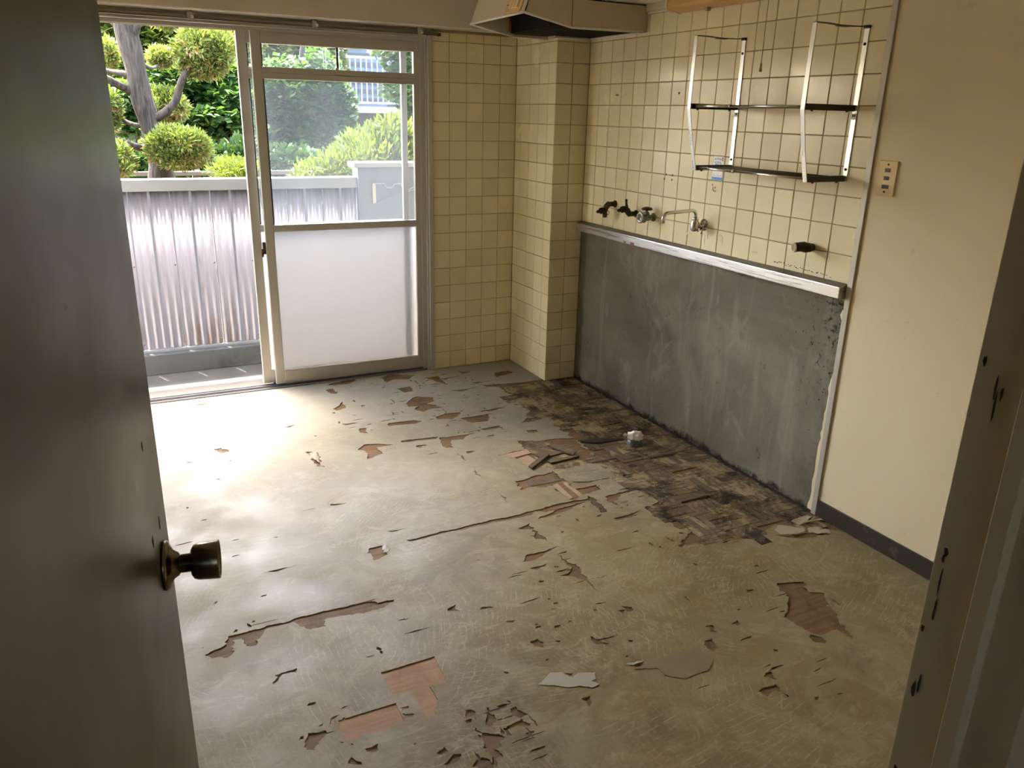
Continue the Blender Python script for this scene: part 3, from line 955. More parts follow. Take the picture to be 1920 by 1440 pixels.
# rotten parquet in front of the sink wall, and the bare patches beside it
DARK = ragged(fpoly('B', [(523, 172), (378, 188), (320, 198), (50, 222), (150, 226), (210, 270), (262, 330), (310, 345), (265, 405), (405, 380), (470, 450), (560, 510), (640, 590), (780, 690), (850, 735), (930, 790), (925, 880), (985, 900), (1060, 935), (1105, 950), (1060, 1024), (1190, 1010), (1290, 978), (1440, 990), (1530, 912), (1640, 930), (1745, 868)])
              , 0.007, 0.02, 99)
DARK = [(min(x, -0.0), y) for x, y in DARK]
HOLES.append(DARK)
for c, pts, am in (
        ('B', [(240, 500), (300, 497), (400, 493), (520, 480), (600, 560), (660, 590), (700, 612), (600, 612), (480, 637), (432, 640), (400, 625), (310, 640), (225, 580), (140, 572), (290, 540)], 0.005),
        ('E', [(255, 690), (380, 680), (500, 630), (690, 595), (760, 660), (990, 840), (870, 885), (830, 880), (655, 735), (560, 750), (410, 745), (330, 780)], 0.005),
        ('E', [(860, 700), (1050, 690), (1170, 665), (1060, 700), (920, 715)], 0.004),
        ('E', [(910, 770), (1100, 730), (1180, 780), (1000, 835)], 0.005),
        ('E', [(440, 1010), (700, 935), (1030, 875), (1070, 885), (920, 925), (640, 1000), (600, 1016)], 0.004),
        ('E', [(1030, 850), (1100, 880), (1260, 1016), (1180, 1016), (1060, 920)], 0.004),
        ('E', [(1190, 860), (1360, 810), (1560, 770), (1640, 800), (1500, 795), (1400, 830), (1300, 900), (1360, 950), (1240, 900)], 0.006),
        ('E', [(375, 150), (490, 145), (500, 165), (390, 180)], 0.003),
        ('B', [(730, 885), (830, 855), (860, 840), (800, 880), (740, 895)], 0.003),
        ('B', [(345, 885), (430, 840), (580, 800), (450, 860)], 0.004),
        ('G', [(80, 735), (330, 745), (440, 700), (700, 735), (560, 745), (560, 770), (430, 760), (380, 778), (200, 770)], 0.003),
        ('G', [(250, 590), (350, 520), (480, 505), (560, 560), (680, 590), (870, 705), (700, 680), (440, 660), (300, 660), (100, 620)], 0.003)):
    HOLES.append(ragged(fpoly(c, pts), am, 0.018, 300 + len(HOLES)))

ZB = -0.0035
floor = tag(box('floor', (XL - 0.05, -5.9, -0.12), (0.05, 0.0, ZB), M['subfloor'], None, 0, (0, 0, 0)), kind='structure')
# pale sheet with the holes cut out (constrained triangulation), 3 mm and more thick
vs2, ed2 = [], []


def loop2(poly):
    k = len(vs2)
    n = len(poly)
    for p in poly: vs2.append(Vector((p[0], p[1])))
    for i in range(n): ed2.append((k + i, k + (i + 1) % n))


OUT = [(XL, -5.88), (0.0, -5.88), (0.0, 0.0), (XL, 0.0)]
loop2(OUT)
for h in HOLES: loop2(h)
tv, te, tf, _, _, _ = delaunay_2d_cdt(vs2, ed2, [], 0, 1e-5)
BB = [(min(p[0] for p in h), max(p[0] for p in h), min(p[1] for p in h), max(p[1] for p in h), h) for h in HOLES]
keep = []
for f in tf:
    cx = sum(tv[i].x for i in f) / len(f); cy = sum(tv[i].y for i in f) / len(f)
    if not (XL <= cx <= 0 and -5.88 <= cy <= 0): continue
    if any(a <= cx <= b and c_ <= cy <= d and inside((cx, cy), h) for a, b, c_, d, h in BB): continue
    keep.append(tuple(f))
ecount = {}
for f in keep:
    for i in range(len(f)):
        e = (f[i], f[(i + 1) % len(f)])
        k_ = tuple(sorted(e))
        ecount.setdefault(k_, []).append(e)
fm = MB()
nv = len(tv)
fm.v = [Vector((p.x, p.y, 0)) for p in tv] + [Vector((p.x, p.y, ZB - 0.001)) for p in tv]
fm.f = list(keep) + [(e[0][1], e[0][0], e[0][0] + nv, e[0][1] + nv) for e in ecount.values() if len(e) == 1]
fm.sm = [False] * len(fm.f)
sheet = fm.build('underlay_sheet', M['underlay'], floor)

# plywood seen through the cut openings
for kp, pts in enumerate((H1, H2)):
    q = fpoly('C', pts)
    MB().box((min(p[0] for p in q) - 0.02, min(p[1] for p in q) - 0.02, ZB - 0.002), (max(p[0] for p in q) + 0.02, max(p[1] for p in q) + 0.02, ZB + 0.0004 + 0.0004 * kp)).build('plywood_patch', M['plywood'], floor)

# parquet squares of five strips each, laid crosswise, rotten: one object per strip
SQ, NS = 0.1515, 5
SW = SQ / NS


def strip_mesh(mat):
    mb = MB().box((-SQ / 2 + 0.0008, -SW / 2 + 0.0006, -0.0030), (SQ / 2 - 0.0008, SW / 2 - 0.0006, 0.0030), 0.0008)
    me = bpy.data.meshes.new('parquet_strip')
    me.from_pydata(mb.v, [], mb.f)
    me.materials.append(mat)
    return me


strip_me = [strip_mesh(M['parquet']), strip_mesh(M['strip'])]
rp = random.Random(31)
nstrips = 0
y0_ = -0.498
for j in range(14):
    for i in range(5):
        cx = -0.004 - SQ * (i + 0.5); cy = y0_ - SQ * (j + 0.5)
        for k in range(NS):
            o_ = (k - 2) * SW
            horiz = (i + j) % 2 == 0
            c_ = (cx, cy + o_) if horiz else (cx + o_, cy)
            if not inside(c_, DARK): continue
            if rp.random() < 0.035: continue
            o = bpy.data.objects.new('parquet_strip', strip_me[0] if rp.random() < 0.93 else strip_me[1])
            dz = rp.uniform(-0.0015, 0.0006)
            link(o, floor, (c_[0], c_[1], -0.0022 + dz))
            o.rotation_euler = (R(rp.gauss(0, 0.7)), R(rp.gauss(0, 0.25)), (0 if horiz else R(90)) + R(rp.gauss(0, 0.5)))
            nstrips += 1
# ragged black mould line along the foot of the cement
mm = MB()
yy = -COLD - 0.02
while yy > YT + 0.02:
    w_ = rp.uniform(0.006, 0.022); h_ = rp.uniform(0.001, 0.006)
    mm.box((-w_, yy - rp.uniform(0.03, 0.06), -0.004), (0.006, yy, h_), 0.0015)
    yy -= 0.035
mm.build('mould_line', M['wet'], floor)


# ------------------------------------------------------------------ loose bits on the floor
def slab_from_quad(name, c, quad, mat, z=0.001, t=0.006, label=None, group=None, tilt=0.0, cat='wood strip'):
    q = fpoly(c, quad)
    mb = MB()
    n = len(q)
    zs_ = [z + tilt * (0.012 if i in (1, 2) else 0.0) for i in range(n)]
    vs = [Vector((q[i][0], q[i][1], zs_[i])) for i in range(n)] + [Vector((q[i][0], q[i][1], zs_[i] + t)) for i in range(n)]
    mb.add(vs, [tuple(range(n))[::-1], tuple(range(n, 2 * n))] + [(i, (i + 1) % n, n + (i + 1) % n, n + i) for i in range(n)])
    o = mb.build(name, mat)
    return tag(o, label, cat, group)


GL = 'loose parquet strips'
MB().prism([(x, y, ZB) for x, y in ragged(fpoly('E', [(285, 270), (560, 262), (720, 330), (930, 440), (1090, 520), (760, 555), (640, 560), (500, 470), (440, 390)]), 0.003, 0.02, 71)], (0, 0, 0.0012)).build('rotten_patch', M['parquet'], floor)
slab_from_quad('wood_strip', 'E', [(400, 548), (572, 412), (622, 424), (438, 572)], M['strip'], 0.004, 0.007, 'short dark strip lying askew across the pale pink boards', GL)
slab_from_quad('wood_strip', 'E', [(600, 332), (660, 318), (905, 408), (872, 434)], M['strip'], 0.005, 0.007, 'long grey-brown strip, topmost of the loose pile, pointing at the sink wall', GL, 0.6)
slab_from_quad('wood_strip', 'E', [(592, 484), (885, 428), (935, 436), (640, 508)], M['strip'], 0.001, 0.006, 'grey-brown strip lying below the long diagonal strip, pale on its near edge', GL)
slab_from_quad('wood_strip', 'E', [(442, 402), (728, 366), (782, 388), (560, 448), (500, 436)], M['strip'], -0.003, 0.006, 'broad dark strip at the back of the loose pile', GL)
slab_from_quad('wood_strip', 'E', [(78, 420), (388, 352), (430, 392), (246, 440)], M['palestrip'], -0.006, 0.006, 'pale strip at the left end of the loose pile, between two dark gaps', GL)
slab_from_quad('wood_strip', 'E', [(268, 456), (390, 412), (505, 472), (640, 560), (560, 585), (410, 578)], M['palestrip'], -0.007, 0.005, 'wide pale pink board under the loose strips', GL)
slab_from_quad('wood_strip', 'E', [(652, 730), (705, 712), (872, 866), (828, 882)], M['palestrip'], -0.006, 0.006, 'pale pink strip farther from the sink wall, left one of the bare pair', GL)
slab_from_quad('wood_strip', 'E', [(762, 704), (808, 698), (984, 842), (936, 852)], M['palestrip'], -0.006, 0.006, 'pale pink strip nearer to the sink wall, right one of the bare pair', GL)
slab_from_quad('wood_strip', 'E', [(385, 690), (685, 632), (785, 672), (412, 742)], M['strip'], -0.007, 0.005, 'dark brown plank bared between the pale pink strips and the loose pile', GL)
slab_from_quad('wood_strip', 'B', [(893, 580), (1025, 553), (1032, 563), (902, 588)], M['strip'], -0.001, 0.009, 'single dark strip raised among the rotten parquet, right of the drain pipe', GL)
slab_from_quad('wood_strip', 'B', [(1048, 800), (1178, 766), (1190, 776), (1060, 810)], M['strip'], -0.001, 0.009, 'single brown strip raised near the front end of the rotten parquet', GL)
slab_from_quad('wood_strip', 'B', [(596, 792), (618, 784), (694, 856), (668, 858)], M['strip'], -0.006, 0.005, 'narrow brown strip let into the sheet at the end of the long seam', GL)
slab_from_quad('wood_strip', 'E', [(950, 262), (1060, 250), (1400, 240), (1410, 258), (1080, 296), (960, 282)], M['wet'], -0.001, 0.006, 'black splintered strip pointing at the drain pipe', GL)


def curled(name, c, pts, mat, h, label, group='torn scraps of sheet'):
    """a torn scrap whose one side curls up"""
    q = ragged(fpoly(c, pts), 0.0022, 0.02, len(pts) * 3 + int(pts[0][0]))
    n = len(q)
    cx = sum(p[0] for p in q) / n; cy = sum(p[1] for p in q) / n
    mb = MB()
    zz_ = [0.0012 + h * max(0, math.sin(6.283 * i / n * 2 + len(pts))) for i in range(n)]
    vs = [Vector((q[i][0], q[i][1], zz_[i])) for i in range(n)] + [Vector((cx, cy, 0.002 + h * 0.2))]
    vs += [v + Vector((0, 0, 0.0008)) for v in vs]
    m_ = n + 1
    fs = [(i, (i + 1) % n, n)[::-1] for i in range(n)] + [(m_ + i, m_ + (i + 1) % n, m_ + n) for i in range(n)] + [(i, (i + 1) % n, m_ + (i + 1) % n, m_ + i) for i in range(n)]
    mb.add(vs, fs)
    return tag(mb.build(name, mat), label, 'scrap', group)


curled('torn_scrap', 'G', [(265, 598), (350, 545), (445, 515), (470, 540), (500, 545), (430, 590), (345, 632)], M['scrap'], 0.006, 'pale torn scrap of sheet at the foot of the grey metal strip')
curled('torn_scrap', 'G', [(470, 575), (560, 545), (600, 530), (640, 572), (560, 582), (350, 640)], M['scrap'], 0.008, 'narrow pale scrap curling up against the start of the baseboard')
curled('torn_scrap', 'G', [(100, 640), (250, 650), (400, 665), (438, 690), (330, 740), (150, 735), (60, 690)], M['scrap'], 0.003, 'broad torn flap of sheet near the front end of the rotten parquet')
curled('torn_scrap', 'G', [(445, 665), (560, 665), (690, 690), (705, 730), (560, 735), (470, 705)], M['scrap'], 0.004, 'yellowish torn flap of sheet close to the dark baseboard')
curled('torn_scrap', 'C', [(1005, 66), (1022, 58), (1040, 80), (1030, 92), (1008, 100)], M['whitescrap'], 0.004, 'tiny white flap curled in the small square hole mid floor')
curled('torn_scrap', 'D', [(622, 655), (650, 640), (705, 642), (680, 655), (655, 662)], M['whitescrap'], 0.005, 'small cream flap curled up at the left tip of the brown stain')
curled('torn_scrap', 'D', [(250, 738), (300, 690), (350, 692), (400, 712), (430, 690), (495, 690), (500, 715), (480, 725), (510, 737), (480, 755), (420, 750), (370, 755), (300, 742)], M['whitescrap'], 0.0, 'flat whitish patch of sheet on the floor right of the cut openings')
curled('torn_scrap', 'A', [(800, 560), (826, 556), (845, 582), (852, 612), (832, 604), (815, 588)], M['whitescrap'], 0.006, 'cream flap curling in the ragged slit left of mid floor')
# brown glue stain showing through a thinned part of the sheet
st = curled('glue_stain', 'D', [(660, 676), (740, 636), (840, 606), (940, 581), (992, 640), (980, 680), (885, 712), (800, 700), (760, 672)],
            plain('glue_stain', (0.185, 0.14, 0.07), 0.5, var=0.4, scale=7), 0.0, 'olive-brown glue stain on the front part of the floor')
st['category'] = 'stain'
del st['group']

# drain pipe stub with a plastic bag stuffed in it
DX, DY = -0.276, -1.571
dr = thing('drain_pipe', (DX, DY, -0.01), 'short grey drain pipe stub standing in the rotten parquet', 'pipe')
MB().lathe((DX, DY, -0.01), (0, 0, 1), [(0, 0.036), (0, 0.040), (0.045, 0.040), (0.045, 0.035), (0.0, 0.035)], 24).build('pipe_wall', M['pvc'], dr)
MB().lathe((DX, DY, -0.01), (0, 0, 1), [(0.004, 0.0), (0.005, 0.056), (0.008, 0.054), (0.010, 0.040)], 24).build('floor_ring', M['wet'], dr)
bm = bmesh.new()
bmesh.ops.create_icosphere(bm, subdivisions=4, radius=1)
q = random.Random(5)
for v in bm.verts:
    d = v.co.normalized()
    n_ = mnoise.noise(d * 2.3 + Vector((3, 1, 0))) * 0.32 + abs(mnoise.noise(d * 5.1)) * 0.22 - abs(mnoise.noise(d * 11)) * 0.10
    r_ = 1 + n_
    v.co = Vector((DX + d.x * 0.038 * r_, DY + d.y * 0.038 * r_, 0.045 + d.z * 0.026 * r_))
bm.verts.index_update()
mb = MB().add([v.co.copy() for v in bm.verts], [[v.index for v in f.verts] for f in bm.faces], True)
bm.free()
mb.lathe((DX - 0.030, DY + 0.01, 0.052), (-1, 0.25, 0.1), [(0, 0.012), (0.012, 0.005), (0.024, 0.010), (0.034, 0.002)], 10)
tag(mb.build('plastic_bag', M['bag']), 'crumpled white plastic bag stuffed into the drain pipe', 'bag')

# ------------------------------------------------------------------ steel ledge on the sink wall
led = thing('steel_ledge', (0, -1.5, 0.935), 'long stainless steel ledge between the tiles and the bare cement', 'ledge')
MB().prism([(0.004, YT + 0.006, 0.992), (-0.040, YT + 0.006, 0.982), (-0.040, YT + 0.006, 0.937), (0.004, YT + 0.006, 0.937)], (0, (-COLD - 0.003) - (YT + 0.006), 0)).build('ledge_body', M['steel'], led, bevel=0.0025)
MB().prism([(0.003, YT + 0.008, 0.9925), (-0.0385, YT + 0.008, 0.983), (-0.0385, YT + 0.008, 0.9845), (0.003, YT + 0.008, 0.994)], (0, (-COLD - 0.004) - (YT + 0.008), 0)).build('ledge_top', M['dullsteel'], led)
MB().box((-0.001, YT + 0.02, 0.990), (0.004, -COLD - 0.005, 0.994), 0.0005).build('sealant_bead', M['grout'], led)
for k, (yy, ww) in enumerate(((-1.02, 0.02), (-1.09, 0.035), (-2.22, 0.05), (-2.36, 0.04))):
    z_ = 0.939 if k < 2 else 0.9885
    if k < 2: MB().box((-0.0412, yy - ww / 2, z_), (-0.040, yy + ww / 2, z_ + 0.008 + 0.004 * k), 0.0003).build('glue_remnant', M['rust'], led)
    else: MB().box((-0.020, yy - ww / 2, 0.9868), (-0.012, yy + ww / 2, 0.9882), 0.0003).build('glue_remnant', M['rust'], led)

# ------------------------------------------------------------------ plumbing
V = Vector


def arc(c, a, b, r_, t0, t1, n=7):
    c, a, b = V(c), V(a), V(b)
    return [c + a * (r_ * math.cos(t0 + (t1 - t0) * i / n)) + b * (r_ * math.sin(t0 + (t1 - t0) * i / n)) for i in range(n + 1)]


# gas cock, nozzle hanging
def gas_cock(y, z, up, label):
    t = thing('gas_cock', (0, y, z), label, 'gas tap', 'gas taps above the steel ledge')
    MB().lathe((0, y, z), (-1, 0, 0), [(-0.004, 0.0), (-0.004, 0.020), (0.004, 0.020), (0.006, 0.013), (0.040, 0.013), (0.042, 0.0)], 16).build('nipple', M['bronze'], t)
    s_ = 1 if up else -1
    j = V((-0.044, y, z))
    e = V((-0.060, y + 0.004, z + 0.030 * s_))
    MB().tube([j + V((0.008, 0, 0)), j, (j + e) / 2 + V((-0.006, 0, 0)), e], [0.013, 0.0165, 0.0165, 0.014], 14).build('body', M['bronze'], t)
    tip = V((-0.118, y + 0.006, e.z - 0.012))
    d = (tip - e)
    MB().tube([e, e + d * 0.25, e + d * 0.32, e + d * 0.6, e + d * 0.66, e + d * 0.82, e + d * 0.86, tip], [0.014, 0.016, 0.018, 0.017, 0.010, 0.008, 0.0095, 0.004], 14).build('hose_nozzle', M['bronze'], t)
    if up:
        MB().tube([e, e + V((-0.004, 0, 0.016)), e + V((-0.005, 0, 0.018)), e + V((-0.008, 0, 0.048))], [0.008, 0.008, 0.006, 0.0065], 10).build('lever', M['bronze'], t)
    else:
        MB().tube([e, e + V((-0.002, 0, -0.018)), e + V((-0.002, 0, -0.020)), e + V((-0.002, 0, -0.042))], [0.012, 0.010, 0.014, 0.012], 12).build('plug', M['bronze'], t)
        MB().tube(arc(e + V((0.014, 0, -0.018)), (1, 0, 0), (0, 0, 1), 0.012, R(-110), R(110), 9), 0.0016, 6).build('chain_ring', M['bronze'], t)


gas_cock(-0.842, 1.128, False, 'dark brass gas tap with hanging plug, the one nearest the pillar')
gas_cock(-1.05, 1.098, True, 'dark brass gas tap with its lever pointing up, second from the pillar')

# stop valve
vy, vz = -1.205, 1.098
t = thing('stop_valve', (0, vy, vz), 'dull nickel stop valve with flared outlet between gas tap and faucet', 'valve')
MB().lathe((0, vy, vz), (-1, 0, 0), [(-0.003, 0), (-0.003, 0.024), (0.006, 0.020), (0.008, 0.013), (0.026, 0.013), (0.028, 0.018), (0.060, 0.019), (0.064, 0.014), (0.072, 0.013)], 18).build('valve_body', M['valve'], t)
MB().lathe((-0.070, vy, vz), (-1, 0, 0), [(0, 0.012), (0.004, 0.027), (0.014, 0.030), (0.018, 0.027), (0.018, 0.018), (0.010, 0.014), (0.010, 0.0)], 20).build('outlet_cup', M['valve'], t)
MB().tube([(-0.044, vy, vz), (-0.044, vy, vz + 0.026), (-0.044, vy, vz + 0.030), (-0.044, vy, vz + 0.042)], [0.017, 0.015, 0.006, 0.006], 14).build('stem', M['valve'], t)
MB().lathe((-0.044, vy, vz + 0.038), (0, 0, 1), [(0, 0.0), (0.0, 0.026), (0.006, 0.030), (0.012, 0.024), (0.017, 0.006), (0.017, 0)], 18).build('handle', M['bronze'], t)
MB().tube(arc((-0.060, vy, vz - 0.008), (1, 0, 0), (0, 0, 1), 0.016, R(180), R(360), 8), 0.004, 8).build('loop', M['valve'], t)

# wall faucet with a swivel spout
fy, fz = -1.612, 1.110
t = thing('wall_faucet', (0, fy, fz), 'chrome wall faucet with a long swivel spout above the steel ledge', 'faucet')
MB().lathe((0, fy, fz), (-1, 0, 0), [(-0.003, 0), (-0.003, 0.030), (0.003, 0.029), (0.010, 0.020), (0.012, 0.013), (0.038, 0.013), (0.040, 0.012)], 22).build('flange', M['chrome'], t)
MB().lathe((-0.056, fy, fz - 0.028), (0, 0, 1), [(0, 0.0), (0.0, 0.012), (0.006, 0.019), (0.024, 0.021), (0.044, 0.017), (0.052, 0.012), (0.054, 0.015), (0.064, 0.015), (0.066, 0.009)], 20).build('faucet_body', M['chrome'], t)
sp = [V((-0.056, fy, fz + 0.034)), V((-0.056, fy, fz + 0.046))] + arc((-0.080, fy, fz + 0.046), (1, 0, 0), (0, 0, 1), 0.024, 0, R(90), 6) \
    + [V((-0.21, fy, fz + 0.064))] + arc((-0.214, fy, fz + 0.034), (0, 0, 1), (-1, 0, 0), 0.030, 0, R(80), 6) + [V((-0.246, fy, fz + 0.018))]
MB().tube(sp, [0.0085] * (len(sp) - 1) + [0.0095], 14).build('spout', M['chrome'], t)
hb = V((-0.030, fy, fz))
MB().tube([hb, hb + V((0, -0.022, -0.014))], [0.010, 0.008], 12).build('handle_stem', M['chrome'], t)
hc = hb + V((0, -0.026, -0.016))
hn = V((0, -0.85, -0.52)).normalized(); ha = V((1, 0, 0)); hb2 = hn.cross(ha)
mb = MB()
for k in range(4):
    an = R(20 + 90 * k)
    d = ha * math.cos(an) + hb2 * math.sin(an)
    mb.tube([hc, hc + d * 0.020, hc + d * 0.026], [0.0055, 0.004, 0.006], 8)
mb.build('cross_handle', M['chrome'], t)

# capped elbow near the end of the ledge
ey, ez = -2.290, 1.106
t = thing('pipe_elbow', (0, ey, ez), 'dark brass pipe elbow with open mouth at the right end above the ledge', 'pipe')
MB().lathe((0, ey, ez), (-1, 0, 0), [(-0.003, 0), (-0.003, 0.016), (0.016, 0.016), (0.018, 0.019), (0.034, 0.020), (0.044, 0.019)], 16).build('socket', M['bronze'], t)
MB().tube([(-0.034, ey, ez), (-0.046, ey + 0.004, ez + 0.004), (-0.058, ey + 0.012, ez + 0.003), (-0.080, ey + 0.020, ez)], [0.020, 0.021, 0.019, 0.019], 16, cap=False).build('bend', M['bronze'], t)
MB().lathe((-0.078, ey + 0.019, ez), (-1, 0.36, -0.05), [(0, 0.017), (0, 0.0205), (0.006, 0.0205), (0.006, 0.015), (-0.01, 0.0145), (-0.01, 0)], 18).build('mouth_ring', M['lampcap'], t)
MB().lathe((-0.030, ey, ez), (-0.2, -1, -0.05), [(0, 0.013), (0.024, 0.013), (0.026, 0.010), (0.028, 0.0)], 12).build('end_cap', M['bronze'], t)

# ------------------------------------------------------------------ wall rack
rack = thing('wall_rack', (0, -2.08, 1.375), 'two-tier metal wall rack with black end pieces on the tiled wall', 'rack')
FRONT = [(-0.263, 1.918), (-0.266, 1.770), (-0.268, 1.632), (-0.238, 1.490), (-0.207, 1.376)]


def flat_bar(pts, y, w, th):
    """flat bar in the plane y=const: points (x, z), wide along y"""
    mb = MB()
    n = len(pts)
    vs = []
    for i, (x, z) in enumerate(pts):
        a = V(pts[max(0, i - 1)]); b = V(pts[min(n - 1, i + 1)])
        d = (b - a).normalized()
        nn = V((-d.y, d.x)) * (th / 2)
        for sgn in (1, -1):
            for yy in (y - w / 2, y + w / 2):
                vs.append((x + nn.x * sgn, yy, z + nn.y * sgn))
    fs = []
    for i in range(n - 1):
        k = i * 4; m_ = k + 4
        fs += [(k, k + 1, m_ + 1, m_), (k + 1, k + 3, m_ + 3, m_ + 1), (k + 3, k + 2, m_ + 2, m_ + 3), (k + 2, k, m_, m_ + 2)]
    fs += [(0, 2, 3, 1), ((n - 1) * 4, (n - 1) * 4 + 1, (n - 1) * 4 + 3, (n - 1) * 4 + 2)]
    return mb.add(vs, fs)


for yy in (-1.758, -2.402):
    fr = MB()
    a = flat_bar(FRONT, yy, 0.020, 0.003); fr.add(a.v, a.f)
    fr.build('front_upright', M['shelfmetal'], rack, bevel=0.0006)
    ru = flat_bar([(-0.003, 1.922), (-0.003, 1.376)], yy, 0.022, 0.003).build('rear_upright', M['shelfmetal'], rack, bevel=0.0006)
    for zz in (1.862, 1.42):
        MB().lathe((-0.0045, yy, zz), (-1, 0, 0), [(0, 0.0055), (0.003, 0.005), (0.004, 0.0)], 12).build('screw', M['black'], ru)
    MB().box((-0.0058, yy - 0.009, 1.600), (-0.0046, yy + 0.009, 1.622), 0.0003).build('maker_tag', M['label'], ru)
    for k in range(2):
        MB().box((-0.0063, yy - 0.007 + k * 0.008, 1.610), (-0.0058, yy - 0.001 + k * 0.008, 1.619)).build('tag_mark', M['ink'], ru)
    tb = flat_bar([(-0.263, 1.919), (-0.20, 1.919), (-0.15, 1.9165), (-0.10, 1.9165), (-0.05, 1.918), (-0.002, 1.921)], yy, 0.018, 0.0028)
    tb.build('top_bar', M['darkrod'], rack, bevel=0.0005)
    MB().box((-0.155, yy - 0.010, 1.9125), (-0.105, yy + 0.010, 1.916), 0.001).build('joint_plate', M['darkrod'], rack)
    MB().box((-0.010, yy - 0.013, 1.914), (-0.001, yy + 0.013, 1.925), 0.001).build('corner_cap', M['black'], rack)
for zz, xf in ((1.641, -0.262), (1.386, -0.209)):
    tier = MB()
    for k in range(9):
        x_ = xf + 0.016 + (abs(xf) - 0.030) * k / 8
        if k == 0: continue
        tier.tube([(x_, -1.764, zz + 0.002), (x_, -2.396, zz + 0.002)], 0.0042, 8)
    tob = tier.build('shelf_rods', M['darkrod'], rack)
    MB().tube([(xf + 0.010, -1.764, zz + 0.001), (xf + 0.010, -2.000, zz + 0.001)], 0.0058, 10).tube([(xf + 0.010, -2.000, zz + 0.001), (xf + 0.010, -2.396, zz + 0.001)], 0.0046, 10).build('front_rod', M['chrome'], tob)
    MB().tube([(xf + 0.010, -1.992, zz + 0.001), (xf + 0.010, -2.004, zz + 0.001)], 0.0074, 10).build('rod_collar', M['chrome'], tob)
    for yy in (-1.758, -2.402):
        y_in = yy - 0.006 if yy > -2 else yy + 0.006
        cap = MB().box((xf + 0.004, min(yy, y_in) - 0.004, zz - 0.011), (-0.006, max(yy, y_in) + 0.004, zz + 0.011), 0.002).build('end_piece', M['black'], rack)
        for x_ in (xf + 0.04, xf + 0.04 + (abs(xf) - 0.085)):
            MB().lathe((x_, yy, zz - 0.011), (0, 0, -1), [(0, 0.005), (0.003, 0.005), (0.005, 0.002)], 8).build('rubber_foot', M['black'], cap)

# ------------------------------------------------------------------ range hood
hood = thing('range_hood', (-0.3, -0.75, 1.995), 'cream enamel range hood with a black greasy inside, above the pillar', 'range hood')
YN_, YF_ = -1.03, -0.41
th = 0.004
# side plates
MB().prism([(-0.004, YN_, 1.998), (-0.438, YN_, 1.993), (-0.438, YN_, 2.118), (-0.004, YN_, 2.118)], (0, 0.006, 0)).build('near_side_panel', M['hood'], hood)
MB().prism([(-0.442, YN_, 1.993), (-0.700, YN_, 2.043), (-0.640, YN_, 2.20), (-0.600, YN_, 2.355), (-0.442, YN_, 2.355)], (0, 0.006, 0)).build('canopy_side', M['hood'], hood)
MB().prism([(-0.442, YF_, 1.993), (-0.700, YF_, 2.040), (-0.640, YF_, 2.20), (-0.600, YF_, 2.355), (-0.442, YF_, 2.355)], (0, -0.006, 0)).build('canopy_side', M['hood'], hood)
MB().prism([(-0.700, YN_, 2.043), (-0.694, YN_, 2.043), (-0.634, YN_, 2.20), (-0.594, YN_, 2.355), (-0.600, YN_, 2.355), (-0.640, YN_, 2.20)], (0, YF_ - YN_, 0)).build('front_panel', M['hood'], hood)
fs_ = MB()
fs_.box((-0.44, YF_ - 0.006, 1.993), (-0.228, YF_, 2.118)).box((-0.234, -0.505, 1.993), (-0.228, YF_, 2.118)).box((-0.234, -0.505, 1.996), (-0.004, -0.499, 2.118))
fs_.build('far_side_panel', M['hood'], hood)
MB().box((-0.604, YN_ + 0.006, 2.345), (-0.444, YF_ - 0.006, 2.355)).build('canopy_lid', M['hood'], hood)
# lining: black filter wall, roof, metal tray
li = MB()
li.box((-0.436, YN_ + 0.010, 2.004), (-0.014, -0.509, 2.010))
li.box((-0.436, -0.509, 2.004), (-0.240, YF_ - 0.010, 2.010))
li.build('greasy_filter', M['soot'], hood)
MB().prism([(-0.480, YF_ - 0.03, 2.006), (-0.440, YF_ - 0.03, 2.000), (-0.440, YF_ - 0.03, 2.34), (-0.520, YF_ - 0.03, 2.34)], (0, YN_ - YF_ + 0.05, 0)).build('fan_plate', M['soot'], hood)
MB().prism([(-0.690, YN_ + 0.008, 2.05), (-0.45, YN_ + 0.008, 2.005), (-0.45, YN_ + 0.008, 2.33), (-0.61, YN_ + 0.008, 2.33)], (0, 0.003, 0)).build('inner_plate', M['filter'], hood)
MB().box((-0.50, YF_ - 0.055, 2.01), (-0.485, YF_ - 0.03, 2.09)).build('bracket', M['rust'], hood)
# white rim round the mouth
rim = MB()
rt = 0.007
for a, b in (((-0.700, YN_, 2.043), (-0.700, YF_, 2.040)), ((-0.700, YN_, 2.043), (-0.440, YN_, 1.993)), ((-0.700, YF_, 2.040), (-0.440, YF_, 1.993)),
             ((-0.440, YN_, 1.993), (-0.03, YN_, 1.997)), ((-0.440, YF_, 1.993), (-0.230, YF_, 1.993)), ((-0.010, YN_ + 0.01, 1.998), (-0.010, -0.507, 1.998)), ((-0.23, -0.503, 1.994), (-0.01, -0.503, 1.998))):
    rim.tube([a, b], 0.0058, 8)
rim.build('mouth_rim', M['rim'], hood)
# switch on the front of the canopy
sw0 = MB()
pA = [V((-0.7005, yy, 2.055)) for yy in (-1.0, -0.82)]
nx = V((-1, 0, 0.38)).normalized()
up_ = V((0.38, 0, 1)).normalized()


def on_canopy(yc, s0, s1, w0, w1, lift, depth, mat, name):
    b0 = V((-0.700, 0, 2.043))
    mb = MB()
    c = []
    for s_ in (s0, s1):
        for yy in (w0, w1):
            c.append(b0 + up_ * s_ + V((0, yy, 0)) + nx * lift)
    mb.prism([c[0], c[1], c[3], c[2]], nx * depth)
    return mb.build(name, mat, hood)


